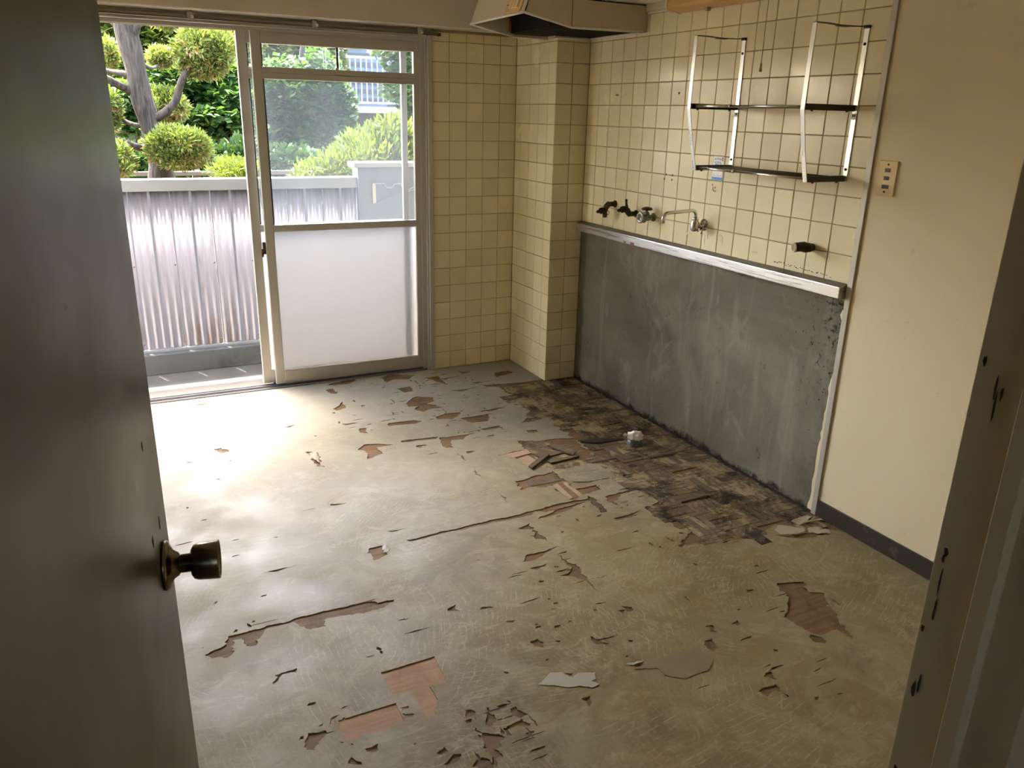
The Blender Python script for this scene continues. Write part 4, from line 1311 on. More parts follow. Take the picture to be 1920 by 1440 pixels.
on_canopy(0, 0.012, 0.085, -0.99, -0.815, 0.0, 0.006, M['ctrl'], 'switch_panel')
for k in range(3):
    on_canopy(0, 0.026, 0.066, -0.955 + k * 0.034, -0.926 + k * 0.034, 0.006, 0.006, M['button'], 'push_button')
on_canopy(0, 0.046, 0.050, -0.845, -0.825, 0.006, 0.001, M['ink'], 'printed_mark')

# ------------------------------------------------------------------ wall lamp over the sink with its pull cord
lamp = thing('strip_lamp', (-0.05, -1.66, 2.06), 'yellowed strip lamp mounted high on the tiled wall above the rack', 'lamp')
MB().prism([(-0.095, -1.325, 2.068), (-0.020, -1.325, 2.058), (-0.002, -1.325, 2.075), (-0.002, -1.325, 2.124), (-0.090, -1.325, 2.124), (-0.104, -1.325, 2.105), (-0.104, -1.325, 2.078)], (0, -0.68, 0)).build('lamp_cover', M['lampbody'], lamp, bevel=0.004)
for yy in (-1.312, -2.005):
    MB().prism([(-0.098, yy, 2.062), (-0.018, yy, 2.054), (-0.001, yy, 2.072), (-0.001, yy, 2.125), (-0.092, yy, 2.125), (-0.109, yy, 2.108), (-0.109, yy, 2.075)], (0, -0.012, 0)).build('end_cap', M['lampcap'], lamp, bevel=0.003)
MB().box((-0.060, -1.56, 2.046), (-0.040, -1.545, 2.060), 0.001).build('catch', M['valve'], lamp)
MB().tube([(-0.08, -1.962, 2.064), (-0.0805, -1.961, 1.93), (-0.079, -1.9605, 1.90), (-0.080, -1.960, 1.808)], 0.0014, 6).build('pull_cord', M['cord'], lamp)
MB().lathe((-0.080, -1.960, 1.812), (0, 0, -1), [(0, 0.002), (0.001, 0.004), (0.012, 0.0048), (0.032, 0.0068), (0.034, 0.0)], 10).build('cord_pull', M['ctrl'], lamp)

# ------------------------------------------------------------------ switch plate
swp = thing('light_switch', (0, -2.591, 1.34), 'yellowed wall plate with three dark switches on the papered wall', 'switch')
MB().box((-0.007, -2.631, 1.34), (0.0, -2.552, 1.463), 0.002).build('plate', M['switch'], swp)
for k, zz in enumerate((1.430, 1.402, 1.372)):
    MB().box((-0.0088, -2.604 - (0.003 if k == 2 else 0), zz - 0.0065), (-0.007, -2.581 + (0.003 if k == 2 else 0), zz + 0.0065), 0.0008).build('rocker', M['black'], swp)
for zz in (1.450, 1.354):
    MB().lathe((-0.007, -2.5915, zz), (-1, 0, 0), [(0, 0.0042), (0.0014, 0.0036), (0.0014, 0)], 10).build('screw', M['bronze'], swp)

# ------------------------------------------------------------------ sticker and marks on the tiles
stk = thing('paper_sticker', (0, -1.669, 1.321), 'white sticker with blue print on a tile behind the wall rack', 'sticker')
MB().box((-0.0008, -1.706, 1.322), (0.0002, -1.634, 1.429)).build('sheet', M['label'], stk)
MB().box((-0.0011, -1.7055, 1.323), (-0.0008, -1.6345, 1.336)).build('blue_band', M['blue'], stk)
MB().box((-0.0011, -1.700, 1.409), (-0.0008, -1.693, 1.426)).build('red_mark', M['red'], stk)
qs = random.Random(12)


def glyph(y0, z0, s_, mat, parent, name='printed_character', n=6):
    """a small brush-like character made of strokes, on the tile face; y runs right to left as seen"""
    mb = MB()
    for k in range(n):
        horiz = k % 2 == 0
        a = qs.uniform(0.05, 0.3); b = qs.uniform(0.7, 0.95); c_ = qs.uniform(0.1, 0.9); w = 0.055
        if horiz: mb.box((-0.0012, y0 - b * s_, z0 + (c_ - w) * s_), (-0.0008, y0 - a * s_, z0 + (c_ + w) * s_))
        else: mb.box((-0.00125, y0 - (c_ + w) * s_, z0 + a * s_), (-0.0008, y0 - (c_ - w) * s_, z0 + b * s_))
    return mb.build(name, mat, parent)


for k in range(3): glyph(-1.644 - k * 0.0165, 1.384, 0.016, M['blue'], stk)
for k in range(4): glyph(-1.642 - k * 0.012, 1.412, 0.010, M['ink'], stk, n=5)
for k in range(4): glyph(-1.642 - k * 0.012, 1.398, 0.009, M['ink'], stk, n=5)
for k in range(5): glyph(-1.640 - k * 0.0125, 1.340, 0.007, M['ink'], stk, n=4)
stamp = thing('stamped_mark', (0, -1.655, 1.27), 'small dark stamped characters on the tile below the white sticker', 'mark')
for k, (yy, zz) in enumerate(((-1.640, 1.292), (-1.6445, 1.278), (-1.658, 1.282), (-1.646, 1.268), (-1.661, 1.268))):
    glyph(yy, zz, 0.013, M['ink'], stamp, 'stamped_character', 5)


def splat(y, z, w, h, seed, mat, parent=None, x=-0.0006, name='spot'):
    q = random.Random(seed)
    n = 14
    pts = []
    for k in range(n):
        an = 2 * math.pi * k / n
        r_ = q.uniform(0.65, 1.1)
        pts.append((x, y + math.cos(an) * w / 2 * r_, z + math.sin(an) * h / 2 * r_))
    return MB().prism(pts, (0.0012, 0, 0)).build(name, mat, parent)


holes = thing('screw_holes', (0, -1.314, 1.29), 'four small dark screw holes in the tile left of the sticker', 'screw holes')
for yy, zz in ((-1.283, 1.320), (-1.336, 1.320), (-1.272, 1.298), (-1.334, 1.298)):
    MB().lathe((0.0005, yy, zz), (-1, 0, 0), [(0, 0.0055), (0.0008, 0.005), (0.0008, 0.0)], 12).build('screw_hole', M['ink'], holes)
tag(splat(-0.795, 1.703, 0.045, 0.012, 3, M['rust'], name='rust_smear'), 'short rust-brown smear on the tiles next to the pillar', 'stain')
tag(splat(-1.333, 1.706, 0.014, 0.016, 4, M['ink'], name='drill_hole'), 'single dark drill hole in a tile high up left of the rack', 'hole')
tag(splat(-0.875, 1.705, 0.015, 0.010, 5, M['rustpale'], name='paint_spot'), 'faint brown spot right of the rust smear by the pillar', 'stain')
ru_ = thing('rust_runs', (0, -1.6, 1.0), 'rusty runs on the tiles around the foot of the faucet', 'stain')
for k, (yy, zz, w, h) in enumerate(((-1.50, 1.055, 0.05, 0.016), (-1.54, 1.075, 0.035, 0.012), (-1.625, 1.045, 0.010, 0.05), (-1.645, 1.06, 0.012, 0.03), (-1.75, 1.055, 0.012, 0.04), (-1.735, 1.075, 0.02, 0.012), (-1.97, 1.035, 0.04, 0.010))):
    splat(yy, zz, w, h, 20 + k, M['rustpale'], ru_, name='rust_run')
ml = thing('mould_specks', (0, -2.27, 0.995), 'row of black mould specks on the lowest tiles near the ledge end', 'stain')
for k in range(26):
    yy = -2.10 - k * 0.012 + rp.uniform(-0.004, 0.004)
    splat(yy, 1.016 - k * 0.0004 + rp.uniform(-0.004, 0.005), rp.uniform(0.003, 0.012), rp.uniform(0.002, 0.006), 60 + k, M['ink'], ml, name='speck')

# ------------------------------------------------------------------ door and its frame
HX, HY = -2.655, -4.290
EX, EY = -2.525, -3.550
dd = V((EX - HX, EY - HY, 0)).normalized()
dn = V((dd.y, -dd.x, 0))       # towards the camera side
door = struct_empty('door_1', (HX, HY, 0.0))
z0, z1 = 0.012, 2.0


def dpt(s_, off, z):
    p = V((HX, HY, 0)) + dd * s_ + dn * off
    return V((p.x, p.y, z))


DL = (V((EX, EY, 0)) - V((HX, HY, 0))).length
MB().prism([dpt(0, 0, z0), dpt(DL, 0, z0), dpt(DL, -0.036, z0), dpt(0, -0.036, z0)], (0, 0, z1 - z0)).build('leaf', M['door'], door, bevel=0.0015)
ks, kz = DL - 0.060, 1.012
kb = dpt(ks, 0, kz)
MB().lathe(kb, dn, [(0, 0.0), (0, 0.033), (0.003, 0.0335), (0.006, 0.031), (0.008, 0.026), (0.012, 0.019), (0.018, 0.0155), (0.019, 0.0135)], 32).build('rosette', M['knob'], door)
kn = MB().lathe(kb, dn, [(0.016, 0.0125), (0.033, 0.0125), (0.034, 0.018), (0.037, 0.0225), (0.042, 0.0245), (0.068, 0.0262), (0.0695, 0.0258), (0.0695, 0.0235), (0.066, 0.022), (0.066, 0.0)], 36).build('knob', M['knob'], door)
MB().lathe(dpt(ks, -0.036, kz), -dn, [(0, 0.0), (0, 0.033), (0.006, 0.031), (0.012, 0.019), (0.018, 0.0135), (0.033, 0.0125), (0.034, 0.018), (0.042, 0.0245), (0.068, 0.026), (0.068, 0.0)], 24).build('far_knob', M['knob'], door)
for zz in (0.25, 1.75):
    MB().tube([dpt(-0.006, 0.0, zz - 0.05), dpt(-0.006, 0.0, zz + 0.05)], 0.006, 10).build('hinge', M['knob'], door)
for k, (s_, zz, w, h) in enumerate(((DL - 0.115, 1.078, 0.006, 0.010), (DL - 0.055, 1.072, 0.004, 0.012), (DL - 0.10, 1.20, 0.004, 0.008), (DL - 0.14, 1.905, 0.014, 0.03), (DL - 0.19, 1.885, 0.02, 0.035), (DL - 0.12, 1.79, 0.010, 0.03))):
    q = random.Random(40 + k)
    pts = [dpt(s_ + math.cos(a_ * 0.7) * w * q.uniform(.5, 1), 0.0002, zz + math.sin(a_ * 0.7) * h * q.uniform(.5, 1)) for a_ in range(9)]
    MB().prism(pts, dn * 0.0003).build('paint_chip', M['chip'] if k > 3 else M['ink'], door)

fr = struct_empty('trim_3', (XJ, YN, 0))
ZH = 2.012
# right post: rebate, stop, reveal (plan polygon swept upwards)
post = [(XJ, YN - 0.0), (XJ, -4.278), (XJ - 0.012, -4.278), (XJ - 0.012, -4.295), (XJ, -4.295), (XJ, YC - 0.006), (XJ + 0.034, YC - 0.006), (XJ + 0.034, YN + 0.004), (XJ, YN + 0.004)]
MB().prism([(x, y, 0.0) for x, y in post], (0, 0, ZH)).build('jamb', M['jamb'], fr, bevel=0.0012)
XJL = -2.668
postl = [(XJL, YN + 0.004), (XJL, -4.278), (XJL + 0.012, -4.278), (XJL + 0.012, -4.295), (XJL, -4.295), (XJL, YC - 0.006), (XJL - 0.034, YC - 0.006), (XJL - 0.034, YN + 0.004)]
MB().prism([(x, y, 0.0) for x, y in postl], (0, 0, ZH)).build('jamb', M['jamb'], fr, bevel=0.0012)
MB().box((XJL - 0.034, YC - 0.006, ZH), (XJ + 0.034, YN + 0.004, ZH + 0.03), 0.001).build('head', M['jamb'], fr)
q = random.Random(77)
for k in range(16):
    zz = q.choice((1.05, 1.10, 1.14, 1.18, 1.22, 1.0, 0.96, 1.30, 1.38, 1.43, 0.93)) + q.uniform(-0.03, 0.03)
    yy = -4.234 - abs(q.gauss(0.004, 0.010)); h = q.uniform(0.004, 0.02); w = q.uniform(0.0012, 0.003)
    if yy < -4.27: yy = -4.25
    pts = [(XJ - 0.0002, yy + math.cos(a_ * 0.785) * w * q.uniform(.5, 1), zz + math.sin(a_ * 0.785) * h * q.uniform(.5, 1)) for a_ in range(8)]
    MB().prism(pts, (-0.0004, 0, 0)).build('paint_chip', M['ink'], fr)
tag(box('wall_corridor_papered', (XJ + 0.034, YC - 0.003, 0.0), (-1.1, YC, ZC), M['paper']), kind='structure')

# ------------------------------------------------------------------ window
win = struct_empty('window_1', (-1.72, 0.0, 0.0))
XR_, XLf = -0.830, -2.66
A_ = M['alu']
MB().box((XW - 0.028, -0.012, 0.0), (XW, 0.14, 2.028), 0.002).build('jamb_casing', A_, win)
MB().box((XW - 0.036, 0.006, 0.0), (XW - 0.028, 0.12, 2.015), 0.001).build('jamb_lip', A_, win)
MB().box((XW - 0.066, 0.028, 0.0), (XW - 0.036, 0.034, 2.0), 0.001).build('jamb_fin', A_, win)
MB().box((XW - 0.066, 0.070, 0.0), (XW - 0.036, 0.076, 2.0), 0.001).build('jamb_fin', A_, win)
MB().box((XW - 0.050, 0.10, 0.0), (XW - 0.028, 0.14, 2.0), 0.001).build('jamb_back', A_, win)
MB().box((XLf - 0.04, -0.012, 0.0), (XLf, 0.14, 2.028), 0.002).build('jamb_casing', A_, win)
MB().box((XLf, -0.008, 1.993), (XW - 0.028, 0.14, 2.012), 0.002).build('head_rail', A_, win)
MB().box((XLf, -0.012, 2.012), (XW - 0.028, 0.0, 2.03), 0.001).build('head_casing', M['aludark'], win)
for yy in (0.022, 0.064, 0.106):
    MB().box((XLf, yy, 1.975), (XW - 0.05, yy + 0.004, 1.995)).build('head_fin', A_, win)
MB().box((XLf, 0.0, -0.05), (XW - 0.028, 0.13, -0.008), 0.002).build('sill', M['track'], win)
for yy in (-0.002, 0.046, 0.092):
    MB().box((XLf, yy, -0.010), (XW - 0.05, yy + 0.006, 0.010 if yy < 0.09 else 0.004), 0.001).build('track_rib', M['track'], win)


def sash(x0, x1, y, th_, front):
    so = MB().box((x0, y, 0.014), (x0 + 0.052, y + th_, 1.985), 0.0025).build('sash', A_, win, bevel=0)
    def bar(name, a, b, mat=A_, bev=0.0018): return MB().box(a, b, bev).build(name, mat, so)
    bar('stile', (x1 - 0.034, y, 0.014), (x1, y + th_, 1.985))
    bar('bottom_rail', (x0 + 0.052, y, 0.011), (x1 - 0.034, y + th_, 0.094))
    bar('middle_rail', (x0 + 0.052, y, 0.924), (x1 - 0.034, y + th_, 0.963))
    bar('transom', (x0 + 0.052, y - 0.004, 1.742), (x1 - 0.034, y + th_, 1.772))
    bar('transom', (x0 + 0.052, y, 1.772), (x1 - 0.034, y + th_ * 0.8, 1.802))
    bar('top_rail', (x0 + 0.052, y, 1.918), (x1 - 0.034, y + th_, 1.985))
    bar('bead', (x0 + 0.052, y + 0.002, 0.963), (x0 + 0.058, y + 0.008, 1.742), M['black'], 0)
    bar('bead', (x0 + 0.052, y + 0.002, 1.802), (x0 + 0.057, y + 0.008, 1.918), M['black'], 0)
    yg = y + th_ * 0.5
    bar('pane', (x0 + 0.050, yg, 0.096), (x1 - 0.032, yg + 0.004, 0.926), M['frost'], 0)
    bar('pane', (x0 + 0.050, yg, 0.961), (x1 - 0.032, yg + 0.003, 1.744), M['glass'], 0)
    xm = (x0 + x1) / 2 - 0.006
    bar('pane', (x0 + 0.050, yg + 0.004, 1.800), (xm + 0.012, yg + 0.007, 1.920), M['glass'], 0)
    bar('pane', (xm - 0.004, yg - 0.004, 1.800), (x1 - 0.032, yg - 0.001, 1.920), M['glass'], 0)
    if front:
        bar('vent_stile', (xm - 0.006, yg - 0.006, 1.800), (xm + 0.004, yg + 0.008, 1.920), M['black'], 0.0008)
        bar('vent_catch', (xm - 0.018, y - 0.010, 1.776), (xm - 0.001, y + 0.002, 1.812), A_, 0.0015)
    return so, bar


s1, bar1 = sash(-1.770, XR_, 0.036, 0.028, True)
# the crescent lock on the edge of the inner sash
bar1('lock_plate', (-1.786, 0.040, 0.800), (-1.770, 0.062, 0.868), M['bronze'], 0.001)
bar1('lock_lever', (-1.796, 0.034, 0.786), (-1.784, 0.046, 0.832), M['bronze'], 0.002)
s2, bar2 = sash(-1.836, -0.892, 0.080, 0.026, False)
bar2('roller', (-1.78, 0.082, 0.008), (-1.74, 0.100, 0.034), M['black'], 0.001)

# curtain rail under the beam
cr = thing('curtain_rail', (-1.6, -0.055, 2.005), 'brown metal curtain rail fixed under the beam along the window top', 'curtain rail')
MB().box((XLf - 0.02, -0.052, 2.006), (-0.745, -0.030, 2.012), 0.001).box((XLf - 0.02, -0.052, 2.006), (-0.745, -0.049, 2.022)).box((XLf - 0.02, -0.033, 2.006), (-0.745, -0.030, 2.022)).build('rail_track', M['aludark'], cr)
for px in (355, 588, 785):
    xx = at(px, 30, y=-0.04).x
    bx = MB().box((xx - 0.012, -0.060, 2.002), (xx + 0.012, -0.052, 2.043), 0.001).box((xx - 0.012, -0.060, 2.037), (xx + 0.012, -0.020, 2.0432), 0.001).build('bracket', M['trim'], cr)
    MB().box((xx + 0.004, -0.062, 2.008), (xx + 0.018, -0.052, 2.022), 0.001).build('clip', M['lampcap'], cr)
MB().box((-0.748, -0.056, 2.002), (-0.728, -0.028, 2.018), 0.002).build('end_stop', M['bronze'], cr)
for k in range(2):
    xx = -0.752 + k * 0.018
    MB().tube(arc((xx, -0.041, 1.998), (0, 1, 0), (0, 0, 1), 0.006, 0, R(330), 10), 0.0014, 6).build('runner', M['lampcap'], cr)

# ------------------------------------------------------------------ balcony
ZBF = -0.12
tag(box('balcony_floor', (-4.6, 0.12, -0.35), (0.6, 1.30, ZBF), M['concrete']), kind='structure')
tag(MB().box((-4.6, 0.93, ZBF), (0.6, 1.12, 0.018), 0.004).build('balcony_curb', M['curb']), kind='structure')
tag(MB().box((-4.6, 0.0, 2.50), (1.2, 1.25, 2.66)).build('balcony_slab_above', M['concrete']), kind='structure')
tag(MB().box((-4.6, 0.02, 2.1), (-2.9, 0.16, 2.5)).box((-4.6, 0.02, -0.3), (-2.9, 0.16, 2.1)).box((0.0, 0.02, -0.3), (1.2, 0.16, 2.5)).box((-2.9, 0.021, 2.3), (0.0, 0.16, 2.5)).build('wall_outside', M['wall_w']), kind='structure')
fence = thing('balcony_fence', (-2.2, 1.03, 0.018), 'white translucent corrugated balcony fence with a metal top rail', 'fence')
MB().box((-4.6, 0.985, 1.075), (-0.955, 1.075, 1.150), 0.004).build('top_rail', M['railw'], fence)
MB().box((-4.6, 0.985, 0.018), (-0.955, 1.060, 0.038), 0.002).build('bottom_rail', M['railw'], fence)
PW = 0.2465
XS = -1.0725


def corrugated(x0, x1, y, z0_, z1_):
    mb = MB()
    n = 40
    vs = []
    for i in range(n + 1):
        x = x0 + (x1 - x0) * i / n
        yy = y + 0.0075 * math.cos(2 * math.pi * (x - x0) / ((x1 - x0) / 5.0)) + 0.004
        vs += [(x, yy, z0_), (x, yy, z1_)]
    mb.add(vs, [(2 * i, 2 * i + 2, 2 * i + 3, 2 * i + 1) for i in range(n)], True)
    return mb


for k in range(15):
    xb = -0.955 - k * PW
    xa = xb - PW
    pn = corrugated(xa + 0.002, xb - 0.002, 1.010, 0.030, 1.085).build('panel', M['frp'], fence)
    so = pn.modifiers.new('solid', 'SOLIDIFY'); so.thickness = 0.0015
    MB().box((xb - 0.003, 0.999, 0.036), (xb + 0.003, 1.003, 1.08)).build('seam_strip', M['post'], fence)
    MB().box((xb - PW / 2 - 0.008, 0.994, 0.036), (xb - PW / 2 + 0.008, 1.003, 1.08), 0.001).build('post', M['post'], fence)
    for zz in (0.075, 0.60):
        MB().lathe((xb - 0.012, 1.001, zz), (0, -1, 0), [(0, 0.006), (0.004, 0.005), (0.006, 0.0)], 8).build('bolt', M['rust'], fence)
part = thing('partition_wall', (-0.45, 0.9, ZBF), 'pale blue concrete partition with a thin cap at the end of the balcony', 'wall')
MB().box((-0.955, 0.965, ZBF + 0.13), (0.55, 1.10, 1.215)).build('wall_body', M['partition'], part)
MB().box((-0.985, 0.945, 1.215), (0.58, 1.12, 1.248), 0.003).build('cap', M['railw'], part)
# bracket for a laundry pole, bolted to the partition
lb = thing('laundry_bracket', (-0.80, 0.96, 0.90), 'white laundry pole bracket bolted to the partition', 'bracket')
x0_ = at(701, 346, y=0.96)
MB().box((x0_.x - 0.012, 0.953, x0_.z - 0.13), (x0_.x + 0.012, 0.965, x0_.z + 0.01), 0.002).build('back_plate', M['trim'], lb)
arm = [at(px, py, y=0.94) for px, py in ((702, 344), (720, 344), (725, 352), (734, 352), (740, 345), (750, 344), (756, 352), (762, 358), (782, 347))]
MB().tube(arm, 0.006, 8).build('arm', M['railw'], lb)
MB().tube([at(702, 383, y=0.945), at(757, 361, y=0.94), at(782, 354, y=0.94)], 0.005, 8).build('stay', M['post'], lb)

# ------------------------------------------------------------------ garden
tag(box('garden_ground', (-30, 1.30, -0.8), (30, 45, -0.6), M['soil']), kind='structure')


def leaves(name, blobs, n, size, mat, parent=None, seed=1, shape='oval', shell=0.55, up=0.0, flat=0.0, brown_low=0.0):
    """blobs: (centre, (rx, ry, rz)); n leaves in all, each a small bent blade"""
    q = random.Random(seed)
    vs, fs, tone = [], [], []
    vol = [b[1][0] * b[1][1] * b[1][2] for b in blobs]
    vol = [v ** 0.7 for v in vol]
    tot = sum(vol)
    for (c, r3), w in zip(blobs, vol):
        for _ in range(int(n * w / tot)):
            while True:
                d = V((q.gauss(0, 1), q.gauss(0, 1), q.gauss(0, 1)))
                if d.length > 0.01: break
            d.normalize()
            rr = shell + (1 - shell) * q.random() ** 0.6
            rr *= 1 + 0.16 * mnoise.noise(d * 2.6 + V(c))
            p = V((c[0] + d.x * r3[0] * rr, c[1] + d.y * r3[1] * rr, c[2] + d.z * r3[2] * rr))
            s_ = size * q.uniform(0.6, 1.25)
            out = V((d.x / r3[0], d.y / r3[1], d.z / r3[2])).normalized()
            ax = (out + V((q.gauss(0, .6), q.gauss(0, .6), q.gauss(0, .6) + up))).normalized()
            if flat: ax = V((ax.x, ax.y, ax.z * (1 - flat))).normalized()
            sd = ax.cross(V((q.gauss(0, 1), q.gauss(0, 1), q.gauss(0, 1))))
            if sd.length < 1e-3: continue
            sd.normalize()
            if flat: sd = (sd * (1 - flat) + ax.cross(V((0, 0, 1))).normalized() * flat).normalized()
            nn = ax.cross(sd)
            wd = {'oval': 0.34, 'needle': 0.15, 'lance': 0.15, 'maple': 0.55}[shape] * s_
            k = len(vs)
            vs += [p, p + ax * s_ * 0.5 + sd * wd + nn * s_ * 0.06, p + ax * s_, p + ax * s_ * 0.5 - sd * wd + nn * s_ * 0.06]
            fs += [(k, k + 1, k + 2), (k, k + 2, k + 3)]
            bl = q.random() + brown_low * max(0, -d.z + 0.25) * q.random()
            t_ = min(1, max(0, q.gauss(0.5, 0.22) + 0.25 * mnoise.noise(p * 3.0)))
            tone += [(t_, min(1, bl * 0.85), 0, 1)] * 2
    org = V((sum(b[0][0] for b in blobs) / len(blobs), sum(b[0][1] for b in blobs) / len(blobs), min(b[0][2] - b[1][2] for b in blobs)))
    if parent is not None: org = WL[parent]
    me = bpy.data.meshes.new(name)
    me.from_pydata([v - org for v in vs], [], fs)
    ca = me.color_attributes.new('tone', 'FLOAT_COLOR', 'CORNER')
    flat_ = []
    for t_ in tone: flat_ += list(t_) * 3
    ca.data.foreach_set('color', flat_)
    me.materials.append(mat)
    return link(bpy.data.objects.new(name, me), parent, org)


def blob(px, py, rx, ry, Y, depth=None):
    c = at(px, py, y=Y)
    k = (Y - CAM.y) / F_PX * 1.06
    return ((c.x, c.y, c.z), (rx * k, depth or rx * k * 0.9, ry * k))


def limb(name, pts, rad, Y, mat, parent, n=9):
    path = []
    for i, p in enumerate(pts):
        path.append(at(p[0], p[1], y=Y + (p[2] if len(p) > 2 else 0)))
    # smooth the polyline a little
    fine, rr = [], []
    for i in range(len(path) - 1):
        for k in range(4):
            t_ = k / 4
            p0 = path[max(0, i - 1)]; p1 = path[i]; p2 = path[i + 1]; p3 = path[min(len(path) - 1, i + 2)]
            q_ = 0.5 * ((2 * p1) + (p2 - p0) * t_ + (2 * p0 - 5 * p1 + 4 * p2 - p3) * t_ * t_ + (3 * p1 - p0 - 3 * p2 + p3) * t_ ** 3)
            fine.append(q_); rr.append(rad[i] + (rad[i + 1] - rad[i]) * t_)
    fine.append(path[-1]); rr.append(rad[-1])
    rr = [r_ * (1 + 0.10 * mnoise.noise(p * 9)) for r_, p in zip(rr, fine)]
    return MB().tube(fine, rr, n).build(name, mat, parent)


# cloud-pruned juniper right behind the fence
Y1 = 4.0
jb = at(305, 345, y=Y1)
jun = thing('juniper_tree', (jb.x, jb.y, -0.6), 'cloud-pruned juniper with bare grey trunk behind the balcony fence', 'tree')
k1 = (Y1 - CAM.y) / F_PX
limb('trunk', [(306, 470), (304, 345), (298, 300), (285, 240), (266, 185), (250, 110), (232, 40), (222, -40), (226, -140)], [24 * k1, 22 * k1, 16 * k1, 17 * k1, 17 * k1, 16 * k1, 17 * k1, 12 * k1, 6 * k1], Y1, M['bark1'], jun, 14)
for pts, rd in ((((284, 226), (308, 212, -0.1), (330, 188, -.15), (341, 150, -.2), (362, 118, -.2)), (8, 7, 6, 5.5, 3)),
                (((268, 182), (240, 168), (218, 157, -.1), (190, 142, -.15)), (9, 7, 6, 5)),
                (((252, 145), (232, 138), (205, 134, .1), (180, 128, .1)), (6, 4.5, 4, 3)),
                (((280, 238), (252, 234), (230, 226, .1), (205, 222, .15)), (4.5, 3.5, 3, 2)),
                (((292, 287), (268, 279), (240, 270, -.1), (208, 256, -.1)), (7, 6, 5.5, 5)),
                (((240, 80), (254, 62), (262, 45, .1), (300, 38, .15), (340, 30, .2)), (7, 6, 5, 4, 2)),
                (((243, 75), (258, 50, -.1), (262, 20, -.15), (270, -30, -.2)), (6, 5, 4, 3)),
                (((234, 60), (215, 45), (195, 30, .1)), (5, 4, 3)),
                (((262, 118), (285, 128, .3), (305, 115, .6)), (4, 3, 2)),
                (((276, 205), (295, 205, .3), (312, 198, .5)), (4, 3, 2))):
    limb('branch', pts, [r_ * k1 for r_ in rd], Y1, M['bark1'], jun, 8)
for k, (px, py, rx, ry, dy, nl) in enumerate(((385, 100, 60, 54, -0.2, 5200), (336, 278, 68, 40, -0.25, 5600), (312, 200, 44, 34, 0.45, 3000), (303, 108, 26, 18, 0.6, 1300),
                                         (206, 212, 22, 36, 0.1, 1800), (222, 305, 30, 34, -0.3, 2200), (325, 42, 44, 10, 0.2, 1100), (203, 105, 16, 34, 0.6, 1100), (280, -40, 80, 40, 0.2, 2000))):
    qb = random.Random(200 + k)
    bl = [blob(px, py, rx * .62, ry * .62, Y1 + dy)]
    for m_ in range(9):
        an = 2 * math.pi * m_ / 9 + qb.uniform(-.2, .2)
        bl.append(blob(px + math.cos(an) * rx * qb.uniform(.45, .68), py + math.sin(an) * ry * qb.uniform(.4, .66), rx * qb.uniform(.24, .36), ry * qb.uniform(.3, .44), Y1 + dy - qb.uniform(-.12, .2)))
    leaves('foliage_pad', bl, int(nl * 1.35), 0.060, M['juniper'], jun, 50 + k, 'needle', 0.62, 0.6, 0, 0.55)

rs = thing('round_shrub', tuple(at(442, 345, y=2.9).xy) + (-0.6,), 'small lime green clipped shrub just above the balcony fence', 'shrub')
leaves('foliage', [blob(442, 322, 42, 20, 2.9), blob(470, 330, 30, 14, 2.9), blob(450, 350, 44, 30, 2.9)], 3600, 0.05, M['bright'], rs, 90, 'needle', 0.5, 0.7)
for k in range(4):
    c0 = at(430 + k * 12, 345, y=2.9)
    MB().tube([(WL[rs].x + (k - 1.5) * 0.03, 2.9 + 0.02 * (k % 2), -0.61), (c0.x, 2.9, 0.4), (c0.x + (k - 1.5) * 0.02, 2.9, 0.95)], [0.012, 0.010, 0.006], 7).build('stem', M['bark2'], rs)

bsh = thing('lime_shrub', tuple(at(700, 345, y=2.6).xy) + (-0.6,), 'big lime green shrub with narrow leaves beside the partition', 'shrub')
leaves('foliage', [blob(700, 300, 72, 52, 2.6), blob(750, 285, 60, 50, 2.7), blob(640, 318, 50, 30, 2.5), blob(590, 335, 40, 26, 2.5), blob(735, 250, 34, 26, 2.6), blob(800, 300, 60, 60, 2.7)], 6500, 0.085, M['bright'], bsh, 91, 'lance', 0.45, 0.8)
q = random.Random(8)
for k in range(9):
    px = 600 + k * 24
    c0 = at(px, 320, y=2.65)
    MB().tube([(c0.x + 0.02, 2.65, -0.61), (c0.x + q.uniform(-.04, .04), 2.65, 0.3), (c0.x + q.uniform(-.06, .06), 2.65, c0.z + 0.1)], [0.014, 0.010, 0.005], 6).build('stem', M['bark2'], bsh)


def maple(label, Y, trunk, trad, brs, blobs, n, size, mat, seed, cat='tree'):
    b0 = at(trunk[0][0], trunk[0][1], y=Y)
    t = thing('maple_tree', (b0.x, b0.y, -0.6), label, cat, 'trees behind the fence')
    k_ = (Y - CAM.y) / F_PX
    py_ = trunk[0][1]
    while at(trunk[0][0], py_, y=Y).z > -0.64: py_ += 5
    trunk = ((trunk[0][0], py_),) + tuple(trunk[1:])
    limb('trunk', trunk, [r_ * k_ for r_ in trad], Y, M['bark2'], t, 12)
    for pts, rd in brs:
        limb('branch', pts, [r_ * k_ for r_ in rd], Y, M['bark2'], t, 7)
    leaves('crown', [blob(*b) for b in blobs], n, size, mat, t, seed, 'maple', 0.25, -0.1, 0.6)
    return t


